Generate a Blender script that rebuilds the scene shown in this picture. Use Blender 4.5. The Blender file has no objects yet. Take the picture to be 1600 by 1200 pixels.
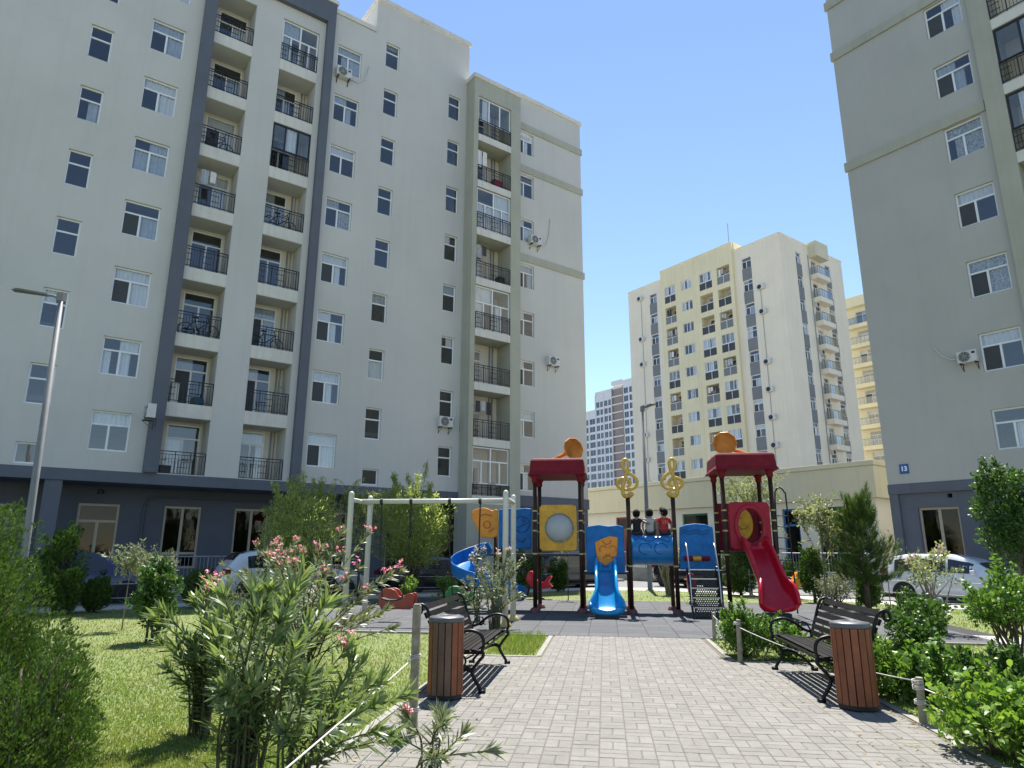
import bpy, bmesh, math, random
import numpy as np
from mathutils import Vector, Matrix, noise as mnoise
random.seed(7); RNG = np.random.default_rng(7)
R = math.radians
scene = bpy.context.scene
col = scene.collection

# ---------------------------------------------------------------- camera, sky, sun, exposure
FPX, PIT, ROLL, CAMH = 1051.8, 0.24149, 0.004008, 1.6
_c, _s = math.cos(ROLL), math.sin(ROLL)
c_right = Vector((_c, -_s*math.sin(PIT), _s*math.cos(PIT)))
c_fwd = Vector((0, math.cos(PIT), math.sin(PIT)))
c_up = c_right.cross(c_fwd)
cam = bpy.data.cameras.new('camera'); camo = bpy.data.objects.new('camera', cam); col.objects.link(camo)
cam.sensor_width = 36; cam.lens = FPX/1600*36; cam.clip_start = 0.05; cam.clip_end = 3000
M = Matrix.Identity(4)
for i in range(3):
    M[i][0], M[i][1], M[i][2] = c_right[i], c_up[i], -c_fwd[i]
M[2][3] = CAMH
camo.matrix_world = M
scene.camera = camo
SUN_EL, SUN_AZ = R(64), R(8)          # azimuth measured from +Y towards +X
w = bpy.data.worlds.new('World'); scene.world = w; w.use_nodes = True
nt = w.node_tree; nt.nodes.clear()
sky = nt.nodes.new('ShaderNodeTexSky'); sky.sky_type = 'NISHITA'; sky.sun_disc = False
sky.sun_elevation = SUN_EL; sky.sun_rotation = SUN_AZ
sky.altitude = 0; sky.air_density = 1.0; sky.dust_density = 0.0; sky.ozone_density = 1.35
bg = nt.nodes.new('ShaderNodeBackground'); bg.inputs[1].default_value = 0.072
wo = nt.nodes.new('ShaderNodeOutputWorld')
nt.links.new(sky.outputs[0], bg.inputs[0]); nt.links.new(bg.outputs[0], wo.inputs[0])
sl = bpy.data.lights.new('sun', 'SUN'); sl.energy = 3.8; sl.angle = R(0.5); sl.color = (1.0, 0.95, 0.88)
so = bpy.data.objects.new('sun', sl); col.objects.link(so)
sd = Vector((math.cos(SUN_EL)*math.sin(SUN_AZ), math.cos(SUN_EL)*math.cos(SUN_AZ), math.sin(SUN_EL)))
so.rotation_euler = sd.to_track_quat('Z', 'Y').to_euler(); so.location = sd*60
scene.render.engine = 'CYCLES'
vs = scene.view_settings; vs.view_transform = 'Standard'; vs.look = 'None'; vs.exposure = 1.57; vs.gamma = 1
scene.cycles.max_bounces = 8; scene.cycles.transparent_max_bounces = 16

# ---------------------------------------------------------------- frames
GA = 0.63193                                    # the blocks' grid is turned 36 degrees
eu = Vector((math.cos(GA), math.sin(GA), 0)); ev = Vector((-math.sin(GA), math.cos(GA), 0))
PA = R(7.7)                                     # the path and the playground
ep = Vector((math.sin(PA), math.cos(PA), 0)); eq = Vector((math.cos(PA), -math.sin(PA), 0))
def UV(u, v, z=0): return eu*u + ev*v + Vector((0, 0, z))
def RT(r, t, z=0): return eq*r + ep*t + Vector((0, 0, z))
def ray(px, py): return c_right*((px-800)/FPX) + c_up*((600-py)/FPX) + c_fwd
def ground(px, py, z=0):
    d = ray(px, py); k = (z-CAMH)/d.z; return Vector((d.x*k, d.y*k, z))
def on_v(px, py, v):
    d = ray(px, py); k = v/d.dot(ev); return d*k + Vector((0, 0, CAMH))
def on_u(px, py, u):
    d = ray(px, py); k = u/d.dot(eu); return d*k + Vector((0, 0, CAMH))
def at_y(px, py, y):
    d = ray(px, py); k = y/d.y; return d*k + Vector((0, 0, CAMH))

# ---------------------------------------------------------------- materials
MATS = {}
def _new(name):
    m = bpy.data.materials.new(name); m.use_nodes = True; t = m.node_tree; t.nodes.clear()
    o = t.nodes.new('ShaderNodeOutputMaterial'); b = t.nodes.new('ShaderNodeBsdfPrincipled')
    t.links.new(b.outputs[0], o.inputs[0]); MATS[name] = m
    return m, t, b, o
def mat(name, c, rough=.7, var=.12, scale=2.0, bump=0.0, bscale=60.0, metal=0.0, spec=.5, coat=0.0, c2=None, streak=0.0, island=0.0):
    """Procedural paint / plaster / metal: base colour broken up by two noises, optional rain streaks and fine relief."""
    if name in MATS: return MATS[name]
    m, t, b, o = _new(name); N = t.nodes.new; L = t.links.new
    tc = N('ShaderNodeTexCoord'); oi = N('ShaderNodeObjectInfo')
    ad = N('ShaderNodeVectorMath'); ad.operation = 'MULTIPLY_ADD'
    cb = N('ShaderNodeCombineXYZ')
    for i in range(3): L(oi.outputs['Random'], cb.inputs[i])
    ad.inputs[1].default_value = (37, 53, 29); L(cb.outputs[0], ad.inputs[0]); L(tc.outputs['Object'], ad.inputs[2])
    n1 = N('ShaderNodeTexNoise'); n1.inputs['Scale'].default_value = scale; n1.inputs['Detail'].default_value = 6; n1.inputs['Roughness'].default_value = .65
    L(ad.outputs[0], n1.inputs['Vector'])
    rp = N('ShaderNodeValToRGB'); e = rp.color_ramp.elements
    k2 = c2 or tuple(x*(1-var*1.6) for x in c)
    e[0].position = .3; e[0].color = (*k2, 1); e[1].position = .72; e[1].color = (*[min(1, x*(1+var*.5)) for x in c], 1)
    L(n1.outputs[0], rp.inputs[0]); out = rp.outputs[0]
    if streak:
        mp = N('ShaderNodeMapping'); mp.inputs['Scale'].default_value = (2.2, 2.2, .09); L(tc.outputs['Object'], mp.inputs[0])
        n2 = N('ShaderNodeTexNoise'); n2.inputs['Scale'].default_value = 1.6; n2.inputs['Detail'].default_value = 5; L(mp.outputs[0], n2.inputs['Vector'])
        mr = N('ShaderNodeMapRange'); mr.inputs['From Min'].default_value = .5; mr.inputs['From Max'].default_value = .8
        mr.inputs['To Min'].default_value = 1; mr.inputs['To Max'].default_value = 1-streak; L(n2.outputs[0], mr.inputs[0])
        mx = N('ShaderNodeMix'); mx.data_type = 'RGBA'; mx.blend_type = 'MULTIPLY'; mx.inputs[0].default_value = 1
        L(out, mx.inputs[6]); L(mr.outputs[0], mx.inputs[7]); out = mx.outputs[2]
    if island:
        ge = N('ShaderNodeNewGeometry'); src = ge.outputs['Random Per Island']
        md = N('ShaderNodeMath'); md.operation = 'ADD'; L(src, md.inputs[0]); L(oi.outputs['Random'], md.inputs[1])
        fr = N('ShaderNodeMath'); fr.operation = 'FRACT'; L(md.outputs[0], fr.inputs[0])
        mr = N('ShaderNodeMapRange'); mr.inputs['To Min'].default_value = 1-island; mr.inputs['To Max'].default_value = 1+island*.6; L(fr.outputs[0], mr.inputs[0])
        mx = N('ShaderNodeMix'); mx.data_type = 'RGBA'; mx.blend_type = 'MULTIPLY'; mx.inputs[0].default_value = 1
        L(out, mx.inputs[6]); L(mr.outputs[0], mx.inputs[7]); out = mx.outputs[2]
    L(out, b.inputs['Base Color'])
    b.inputs['Roughness'].default_value = rough; b.inputs['Metallic'].default_value = metal
    b.inputs['Specular IOR Level'].default_value = spec; b.inputs['Coat Weight'].default_value = coat; b.inputs['Coat Roughness'].default_value = .06
    if bump:
        n3 = N('ShaderNodeTexNoise'); n3.inputs['Scale'].default_value = bscale; n3.inputs['Detail'].default_value = 4; L(ad.outputs[0], n3.inputs['Vector'])
        bp = N('ShaderNodeBump'); bp.inputs['Strength'].default_value = bump; bp.inputs['Distance'].default_value = .02; L(n3.outputs[0], bp.inputs['Height']); L(bp.outputs[0], b.inputs['Normal'])
    return m
def leafmat(name, c1, c2, rough=.45, trans=.35, tcol=None, spec=.4, patch=None):
    m, t, b, o = _new(name); N = t.nodes.new; L = t.links.new
    ge = N('ShaderNodeNewGeometry'); rp = N('ShaderNodeValToRGB'); e = rp.color_ramp.elements
    e[0].color = (*c1, 1); e[1].color = (*c2, 1); L(ge.outputs['Random Per Island'], rp.inputs[0])
    if patch:                              # dry and lush patches across the lawn
        tc = N('ShaderNodeTexCoord'); nz = N('ShaderNodeTexNoise'); nz.inputs['Scale'].default_value = .55; nz.inputs['Detail'].default_value = 7; nz.inputs['Roughness'].default_value = .7; L(tc.outputs['Object'], nz.inputs['Vector'])
        mr = N('ShaderNodeMapRange'); mr.inputs['From Min'].default_value = .42; mr.inputs['From Max'].default_value = .66; L(nz.outputs[0], mr.inputs[0])
        px = N('ShaderNodeMix'); px.data_type = 'RGBA'; L(mr.outputs[0], px.inputs[0]); L(rp.outputs[0], px.inputs[6]); px.inputs[7].default_value = (*patch, 1); rp = px; rp_out = px.outputs[2]
    else: rp_out = rp.outputs[0]
    L(rp_out, b.inputs['Base Color']); b.inputs['Roughness'].default_value = rough; b.inputs['Specular IOR Level'].default_value = spec
    tr = N('ShaderNodeBsdfTranslucent'); mx = N('ShaderNodeMix'); mx.data_type = 'RGBA'; mx.blend_type = 'MULTIPLY'; mx.inputs[0].default_value = 1
    L(rp_out, mx.inputs[6]); mx.inputs[7].default_value = (*(tcol or (1.5, 1.5, .72)), 1); L(mx.outputs[2], tr.inputs[0])
    ms = N('ShaderNodeMixShader'); ms.inputs[0].default_value = trans; L(b.outputs[0], ms.inputs[1]); L(tr.outputs[0], ms.inputs[2]); L(ms.outputs[0], o.inputs[0])
    return m
def glassmat(name, tint=(.84, .87, .88), ior=1.9, rough=.02, milky=0.0):
    m, t, b, o = _new(name); t.nodes.remove(b); N = t.nodes.new; L = t.links.new
    tr = N('ShaderNodeBsdfTransparent'); tr.inputs[0].default_value = (*tint, 1)
    gl = N('ShaderNodeBsdfGlossy'); gl.inputs['Roughness'].default_value = rough
    fr = N('ShaderNodeFresnel'); ge = N('ShaderNodeNewGeometry'); mi = N('ShaderNodeMapRange'); mi.inputs['To Min'].default_value = ior; mi.inputs['To Max'].default_value = 1/ior
    L(ge.outputs['Backfacing'], mi.inputs[0]); L(mi.outputs[0], fr.inputs[0])      # thin sheet: both sides reflect like the outside
    nz = N('ShaderNodeTexNoise'); nz.inputs['Scale'].default_value = 1.4
    tc = N('ShaderNodeTexCoord'); L(tc.outputs['Object'], nz.inputs['Vector'])
    bp = N('ShaderNodeBump'); bp.inputs['Strength'].default_value = .05; bp.inputs['Distance'].default_value = .05; L(nz.outputs[0], bp.inputs['Height']); L(bp.outputs[0], gl.inputs['Normal'])
    ms = N('ShaderNodeMixShader'); L(fr.outputs[0], ms.inputs[0]); L(gl.outputs[0], ms.inputs[2]); L(ms.outputs[0], o.inputs[0])
    if milky:
        df = N('ShaderNodeBsdfDiffuse'); df.inputs[0].default_value = (.62, .65, .64, 1); m2 = N('ShaderNodeMixShader'); m2.inputs[0].default_value = milky
        L(tr.outputs[0], m2.inputs[1]); L(df.outputs[0], m2.inputs[2]); L(m2.outputs[0], ms.inputs[1])
    else: L(tr.outputs[0], ms.inputs[1])
    return m

# ---------------------------------------------------------------- mesh helpers
class MB:
    """Collects shapes; build() links them as ONE mesh object."""
    def __init__(s, M=None): s.v = []; s.f = []; s.mi = []; s.M = M; s.k = 0
    def add(s, vs, fs):
        n = len(s.v)
        if s.M is not None: vs = [s.M @ Vector(p) for p in vs]
        s.v += [tuple(p) for p in vs]; s.f += [tuple(n+i for i in f) for f in fs]; s.mi += [s.k]*len(fs)
        return s
    def quad(s, a, b, c, d): return s.add([a, b, c, d], [(0, 1, 2, 3)])
    def box(s, x0, x1, y0, y1, z0, z1):
        if x0 > x1: x0, x1 = x1, x0
        if y0 > y1: y0, y1 = y1, y0
        return s.add([(x0, y0, z0), (x1, y0, z0), (x1, y1, z0), (x0, y1, z0), (x0, y0, z1), (x1, y0, z1), (x1, y1, z1), (x0, y1, z1)],
                     [(3, 2, 1, 0), (4, 5, 6, 7), (0, 1, 5, 4), (1, 2, 6, 5), (2, 3, 7, 6), (3, 0, 4, 7)])
    def tube(s, pts, r, n=8, cap=True, flat=None):
        pts = [Vector(p) for p in pts]; rs = r if isinstance(r, (list, tuple)) else [r]*len(pts)
        vs = []; fs = []; up = None
        for i, p in enumerate(pts):
            d = (pts[min(i+1, len(pts)-1)] - pts[max(i-1, 0)])
            if d.length < 1e-9: d = Vector((0, 0, 1))
            d.normalize()
            if up is None: up = Vector((0, 0, 1)) if abs(d.z) < .9 else Vector((1, 0, 0))
            a = d.cross(up)
            if a.length < 1e-6: a = d.cross(Vector((0, 1, 0)))
            a.normalize(); b = a.cross(d).normalized(); up = b
            for k in range(n):
                t = 2*math.pi*(k+.5)/n; vs.append(p + a*math.cos(t)*rs[i] + b*math.sin(t)*rs[i]*(flat or 1))
        for i in range(len(pts)-1):
            for k in range(n):
                q = (k+1) % n; fs.append((i*n+k, i*n+q, (i+1)*n+q, (i+1)*n+k))
        if cap: fs.append(tuple(range(n))[::-1]); fs.append(tuple((len(pts)-1)*n+k for k in range(n)))
        return s.add(vs, fs)
    def lathe(s, prof, n=20, c=(0, 0, 0), sx=1, sy=1):
        vs = []; fs = []
        for r_, z in prof:
            for k in range(n):
                t = 2*math.pi*k/n; vs.append((c[0]+r_*math.cos(t)*sx, c[1]+r_*math.sin(t)*sy, c[2]+z))
        for i in range(len(prof)-1):
            for k in range(n):
                q = (k+1) % n; fs.append((i*n+k, i*n+q, (i+1)*n+q, (i+1)*n+k))
        if prof[0][0] > 1e-6: fs.append(tuple(range(n))[::-1])
        if prof[-1][0] > 1e-6: fs.append(tuple((len(prof)-1)*n+k for k in range(n)))
        return s.add(vs, fs)
    def prism(s, outline, y0, y1):
        """outline in (x,z), extruded along y."""
        n = len(outline); vs = [(x, y0, z) for x, z in outline] + [(x, y1, z) for x, z in outline]
        fs = [tuple(range(n)), tuple(range(2*n-1, n-1, -1))] + [(i, i+n, (i+1) % n+n, (i+1) % n) for i in range(n)]
        return s.add(vs, fs)
    def mesh(s, name, mats, smooth=False):
        me = bpy.data.meshes.new(name); me.from_pydata(s.v, [], s.f)
        for m in (mats if isinstance(mats, (list, tuple)) else [mats]): me.materials.append(m)
        if any(s.mi): me.polygons.foreach_set('material_index', s.mi)
        if smooth: me.polygons.foreach_set('use_smooth', [True]*len(me.polygons))
        me.validate(); me.update(); return me
    def build(s, name, mats, parent=None, smooth=False, bevel=0, seg=2, recalc=True, sub=0, auto=None):
        me = s.mesh(name, mats, smooth)
        if recalc:
            bm = bmesh.new(); bm.from_mesh(me); bmesh.ops.recalc_face_normals(bm, faces=bm.faces); bm.to_mesh(me); bm.free()
        o = link(name, me, parent)
        if bevel:
            b = o.modifiers.new('bevel', 'BEVEL'); b.width = bevel; b.segments = seg; b.limit_method = 'ANGLE'; b.angle_limit = R(35)
        if sub:
            b = o.modifiers.new('sub', 'SUBSURF'); b.levels = sub; b.render_levels = sub
        return o
def link(name, me, parent=None, loc=None, rotz=None, mtx=None):
    o = bpy.data.objects.new(name, me); col.objects.link(o); o.parent = parent
    if loc is not None: o.location = loc
    if rotz is not None: o.rotation_euler = (0, 0, rotz)
    if mtx is not None: o.matrix_local = mtx
    return o
def tag(o, label, cat, group=None, kind=None):
    o['label'] = label; o['category'] = cat
    if group: o['group'] = group
    if kind: o['kind'] = kind
    return o
def thing(name, label, cat, loc=(0, 0, 0), rotz=0, group=None):
    o = bpy.data.objects.new(name, None); col.objects.link(o); o.location = loc; o.rotation_euler = (0, 0, rotz); o.empty_display_size = .2
    return tag(o, label, cat, group)
def struct(o): o['kind'] = 'structure'; return o
def stuff(o): o['kind'] = 'stuff'; return o
def dup(root, label=None, loc=None, rotz=None):
    def cp(o, par):
        c = o.copy(); col.objects.link(c); c.parent = par
        for ch in [x for x in root_children[o.name]]: cp(ch, c)
        return c
    root_children = {}
    def walk(o):
        root_children[o.name] = [x for x in bpy.data.objects if x.parent == o]
        for x in root_children[o.name]: walk(x)
    walk(root)
    r = cp(root, None)
    if label: r['label'] = label
    if loc is not None: r.location = loc
    if rotz is not None: r.rotation_euler = (0, 0, rotz)
    return r
# ---------------------------------------------------------------- facade kit
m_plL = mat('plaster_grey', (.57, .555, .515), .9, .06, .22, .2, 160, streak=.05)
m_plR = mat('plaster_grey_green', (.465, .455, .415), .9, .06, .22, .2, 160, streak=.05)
m_olive = mat('plaster_olive', (.42, .415, .335), .9, .07, .6, .12, 240, streak=.12)
m_blue = mat('paint_slate_blue', (.118, .130, .158), .8, .08, .7, .1, 200, streak=.1)
m_navy = mat('paint_dark_navy', (.095, .105, .13), .8, .08, .7, .1, 200)
m_slab = mat('plaster_pale', (.68, .65, .58), .9, .08, .9, .1, 200, streak=.18)
m_cream = mat('plaster_cream', (.80, .73, .58), .9, .05, .3, .06, 150, streak=.08)
m_yel = mat('plaster_yellow', (.78, .70, .46), .9, .06, .3, .06, 150, streak=.1)
m_spand = mat('spandrel_grey', (.20, .21, .215), .8, .08, .5)
m_fascia = mat('plaster_pale_olive', (.62, .585, .42), .9, .05, .4, .08, 200, streak=.08)
m_pvc = mat('pvc_white', (.78, .79, .79), .35, .03, 3)
m_tan = mat('frame_tan', (.42, .36, .26), .45, .06, 3)
m_iron = mat('iron_black', (.012, .013, .016), .45, .2, 9)
m_screen = mat('insect_screen', (.055, .06, .065), .7, .1, 4)
m_curt = mat('curtain_white', (.78, .78, .78), .9, .06, 6)
m_curt2 = mat('curtain_pattern', (.58, .60, .60), .9, .45, 14)
m_curt3 = mat('curtain_blue_grey', (.50, .54, .60), .9, .12, 6)
m_dark = mat('interior_dark', (.04, .04, .04), .9, .1, 1)
m_roomw = mat('balcony_wall', (.66, .60, .50), .9, .06, 1.2)
m_conc = mat('concrete', (.42, .41, .39), .9, .1, 1.5, .2, 60)
m_pipe = mat('pipe_grey', (.30, .31, .32), .5, .1, 4)
m_glass = glassmat('window_glass', ior=2.3)
m_glassd = glassmat('window_glass_dark', (.22, .25, .28), 1.45)
m_acw = mat('ac_white', (.62, .62, .59), .45, .08, 6)
m_acd = mat('ac_black', (.02, .02, .022), .5, .1, 6)

def wall(mb, x0, x1, z0, z1, holes=(), y=0.0, depth=.16):
    """Front sheet at y with rectangular openings and their reveals; holes: (x0,x1,z0,z1[,depth])."""
    hs = [h for h in holes if h[1] > x0 and h[0] < x1]
    xs = sorted({x0, x1, *[min(max(h[0], x0), x1) for h in hs], *[min(max(h[1], x0), x1) for h in hs]})
    for a, b in zip(xs, xs[1:]):
        if b-a < 1e-6: continue
        mid = (a+b)/2; cov = sorted((max(h[2], z0), min(h[3], z1)) for h in hs if h[0] < mid < h[1])
        z = z0
        for c0, c1 in cov + [(z1, z1)]:
            if c0-z > 1e-6: mb.quad((a, y, z), (b, y, z), (b, y, c0), (a, y, c0))
            z = max(z, c1)
    for h in hs:
        d = y + (h[4] if len(h) > 4 else depth); a, b, c, e = h[:4]
        mb.quad((a, y, c), (a, d, c), (a, d, e), (a, y, e)); mb.quad((b, d, c), (b, y, c), (b, y, e), (b, d, e))
        mb.quad((a, y, c), (b, y, c), (b, d, c), (a, d, c)); mb.quad((a, d, e), (b, d, e), (b, y, e), (a, y, e))
_wm = {}
def bars(w, h, vs, hs, fw=.055, d=.06, mat_=None, key='w'):
    """Window frame mesh: outer bars plus full-height mullions vs and rails hs; rails are (z, x0, x1)."""
    k = (key, round(w, 3), round(h, 3), tuple(vs), tuple(hs), fw, mat_.name)
    if k not in _wm:
        mb = MB()
        mb.box(0, fw, 0, d, 0, h); mb.box(w-fw, w, 0, d, 0, h); mb.box(fw, w-fw, 0, d, 0, fw); mb.box(fw, w-fw, 0, d, h-fw, h)
        for x, z0, z1 in vs: mb.box(x-fw*.6, x+fw*.6, .004, d-.004, z0, z1)
        for z, a, b in hs: mb.box(a, b, .002, d-.002, z-fw*.55, z+fw*.55)
        _wm[k] = mb.mesh('window_frame', mat_)
    return _wm[k]
def sheet(w, h, m, key, wave=0):
    k = (key, round(w, 3), round(h, 3), m.name, wave)
    if k not in _wm:
        mb = MB()
        if wave:
            n = max(6, int(w/.05)); P = [(w*i/n, .022*math.sin(i*1.9)+.012*math.sin(i*.7+wave)) for i in range(n+1)]
            for (a, ya), (b, yb) in zip(P, P[1:]): mb.quad((a, ya, 0), (b, yb, 0), (b, yb, h), (a, ya, h))
        else: mb.quad((0, 0, 0), (w, 0, 0), (w, 0, h), (0, 0, h))
        _wm[k] = mb.mesh(key, m, smooth=bool(wave))
    return _wm[k]
def window(parent, F, x, z, w, h, kind='T2', y=.1, r=None, frame=None, name='window', cprob=.6, gl=None):
    """window part with pane and curtain sub-parts. kinds: T2 transom+2 sashes, T1 transom+1, S plain, T3 three lights, D balcony door unit"""
    r = r or random; frame = frame or m_pvc; gl = gl or m_glass; fw = .065
    if kind == 'T2': zt = h*.66; vs = ((w*.47, fw, zt),); hs = ((zt, fw, w-fw),); panes = [(0, w, zt, h), (0, w*.47, 0, zt), (w*.47, w, 0, zt)]
    elif kind == 'T1': zt = h*.63; vs = (); hs = ((zt, fw, w-fw),); panes = [(0, w, zt, h), (0, w, 0, zt)]
    elif kind == 'S': vs = (); hs = (); panes = [(0, w, 0, h)]
    elif kind == 'T3': vs = ((w/3, fw, h-fw), (2*w/3, fw, h-fw)); hs = (); panes = [(0, w/3, 0, h), (w/3, 2*w/3, 0, h), (2*w/3, w, 0, h)]
    elif kind == 'D': zt = h*.74; vs = ((w*.5, fw, zt),); hs = ((zt, fw, w-fw),); panes = [(0, w, zt, h), (0, w*.5, 0, zt), (w*.5, w, 0, zt)]
    elif kind == 'D4': zt = h*.62; vs = ((w*.25, fw, zt), (w*.5, fw, h-fw), (w*.75, fw, zt)); hs = ((zt, fw, w-fw),); panes = [(0, w/2, zt, h), (w/2, w, zt, h)] + [(w*i/4, w*(i+1)/4, 0, zt) for i in range(4)]
    wo_ = link(name, bars(w, h, vs, hs, fw, .06, frame, kind), parent, mtx=F @ Matrix.Translation((x, y, z)))
    style = r.random()
    cm = m_curt if r.random() < .6 else (m_curt3 if r.random() < .6 else m_curt2)
    for i, (a, b, c, d) in enumerate(panes):
        g = gl; side = i == 1 and kind in ('T2', 'D')
        if side and r.random() < .45: g = m_screen
        link('pane', sheet(b-a-.07, d-c-.07, g, 'pane'), wo_, loc=(a+.035, .026, c+.035))
        if g is not m_screen and r.random() < (cprob if not side else cprob*.5):
            cw = (b-a-.07)*(1 if r.random() < .6 else .55)
            link('curtain', sheet(cw, d-c-.05, cm, 'curtain', wave=1+int(3*r.random())), wo_, loc=(a+.035 if r.random() < .5 else b-.035-cw, .10, c+.025))
    return wo_
def railing(parent, F, x0, x1, z, y=0, h=.98, deco=True, name='balcony_railing', ret=0, m=None, frames=False):
    mb = MB(); w = x1-x0
    mb.box(x0, x1, y-.02, y+.02, z+h-.035, z+h); mb.box(x0, x1, y-.015, y+.015, z+h-.15, z+h-.125); mb.box(x0, x1, y-.015, y+.015, z+.07, z+.095)
    n = int(w/.115)
    for i in range(n+1):
        x = x0+.01+(w-.02)*i/n; t = .018 if i % 5 == 0 or i == n else .008
        mb.box(x-t, x+t, y-t*.8, y+t*.8, z-(.02 if t > .01 else -.08), z+h-(.03 if t > .01 else .13))
    if deco:
        for zz in (.33, .62):
            mb.box(x0, x0+w*.16, y-.01, y+.01, z+zz-.012, z+zz+.012); mb.box(x0+w*.42, x0+w*.62, y-.01, y+.01, z+zz-.012, z+zz+.012)
    o = mb.build(name, m or m_iron, parent, recalc=False); o.matrix_local = F
    return o
AC = {}
def air_con(loc, rotz, label, group, s=1.0, full=True):
    """outdoor unit: casing, round fan grille, brackets, pipe; local y- is the outside"""
    t = thing('air_conditioner', label, 'air conditioner', loc, rotz, group); t.scale = (s, s, s)
    if not AC:
        a = MB(); a.box(0, .80, -.30, 0, 0, .54); AC['casing'] = a.mesh('casing', m_acw)
        f = MB(Matrix.Translation((.30, -.305, .27)) @ Matrix.Rotation(R(90), 4, 'X'))
        f.lathe([(.235, 0), (.235, .012), (.06, .016), (.0, .016)], 24); AC['fan'] = f.mesh('fan', m_acd)
        g = MB(Matrix.Translation((.30, -.325, .27)) @ Matrix.Rotation(R(90), 4, 'X'))
        for q in (.07, .13, .19, .235):
            g.tube([(q*math.cos(i*.5236), q*math.sin(i*.5236), 0) for i in range(13)], .006, 4, False)
        for i in range(8): g.tube([(0, 0, 0), (.235*math.cos(i*.785), .235*math.sin(i*.785), 0)], .005, 4, False)
        AC['grille'] = g.mesh('grille', m_acw)
        b = MB(); b.box(-.02, .02, -.36, .08, -.05, -.004); b.box(-.02, .02, .02, .06, -.35, -.05); b.tube([(0, -.33, -.05), (0, .03, -.33)], .012, 4); AC['bracket'] = b.mesh('bracket', m_acd)
        l = MB(); l.box(.60, .74, -.308, -.3005, .36, .46); AC['badge'] = l.mesh('badge', m_acd)
    link('casing', AC['casing'], t); link('fan', AC['fan'], t); 
    if full:
        link('grille', AC['grille'], t); link('badge', AC['badge'], t)
        for x in (.1, .7): link('bracket', AC['bracket'], t, loc=(x, 0, 0))
    return t
def pipe(parent, pts, r=.02, m=None, name='pipe', n=6):
    mb = MB(); mb.tube(pts, r, n); return mb.build(name, m or m_pvc, parent, True, recalc=False)
I4 = Matrix.Identity(4)

# ---------------------------------------------------------------- left apartment block (facade on v = 30.18)
VL = 30.18
LB = thing('apartment_block', 'tall grey apartment block with slate blue frame around two rows of balconies', 'building', UV(0, VL), GA)
rw = random.Random(3)
FL = [4.45+3*k for k in range(8)]
holes = []; wins = []
for k in range(7): wins.append((-.2, 6.79+3*k, .84, 1.56, 'T1'))
wins.append((-.2, 4.58, .84, .78, 'S'))
for k in range(8): wins.append((1.99, 5.26+3*k, 1.37, 1.55, 'T2'))
for k in range(8): wins.append((10.51, 5.26+3*k, 1.37, 1.55, 'T2'))
for k in range(8): wins.append((13.25, 6.79+3*k, .85, 1.56, 'T1'))
wins.append((13.25, 4.58, .85, .78, 'S'))
for k in range(8): wins.append((17.38, 5.26+3*k, .82, 1.55, 'T1'))
holes = [(x, x+w_, z, z+h_) for x, z, w_, h_, _ in wins]
BD = 1.25
for zf in FL: holes += [(4.5, 6.28, zf, zf+2.42, BD), (7.62, 9.5, zf, zf+2.42, BD)]
mb = MB()
wall(mb, -16, 12.62, 4.5, 29.6, holes); wall(mb, 12.62, 18.75, 4.5, 31.75, holes)
mb.quad((12.62, 0, 29.6), (12.62, 8, 29.6), (12.62, 8, 31.75), (12.62, 0, 31.75)); mb.quad((18.75, 0, 20), (18.75, 8, 20), (18.75, 8, 31.75), (18.75, 0, 31.75))
mb.build('wall', m_plL, LB, recalc=False)
for x, z, w_, h_, kd in wins: window(LB, I4, x, z, w_, h_, kd, r=rw, cprob=(.9 if kd == 'T2' else .15))
mb = MB(); mb.box(-16, 12.6, -.07, .35, 29.62, 29.9); mb.box(12.56, 18.83, -.08, .35, 31.77, 32.06); mb.box(12.56, 12.9, .36, 8, 31.77, 32.06); mb.box(18.45, 18.83, .36, 8, 31.77, 32.06)
mb.build('parapet_coping', m_slab, LB)
mb = MB(); mb.box(-16, 27.4, 12.02, 12.2, 0, 29.5); mb.box(-16, 18.7, .3, 12, 29.2, 29.5); mb.box(12.7, 18.7, .3, 7.9, 30.9, 31.2); mb.box(-16.2, -16.02, .02, 12, 0, 29.5); mb.quad((12.62, 8, 29.4), (18.75, 8, 29.4), (18.75, 8, 31.75), (12.62, 8, 31.75)); mb.box(18.8, 27.3, .5, 12, 28.2, 28.5); mb.box(27.2, 27.38, -.3, 12, 0, 29.4)
mb.build('roof_and_rear_wall', m_plL, LB, recalc=False)
mb = MB()
for k in range(9): mb.box(-15.9, 27.1, 1.6, 11.9, 4.2+3*k, 4.4+3*k)
for x in (-8, 4, 6.9, 10.2, 12.7, 16): mb.box(x, x+.15, 1.65, 11.8, 4.5, 28.9)
mb.build('floor_slabs', m_conc, LB, recalc=False)
mb = MB()
mb.box(3.97, 4.5, -.26, -.003, 4.52, 28.68); mb.box(9.8, 10.22, -.26, -.003, 4.52, 28.68); mb.box(3.97, 10.22, -.26, -.003, 28.68, 29.9)
mb.build('blue_frame', m_blue, LB)
mb = MB(); mb.box(3.9, 10.3, -.32, .3, 29.91, 30.1); mb.build('frame_coping', m_slab, LB)
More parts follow.
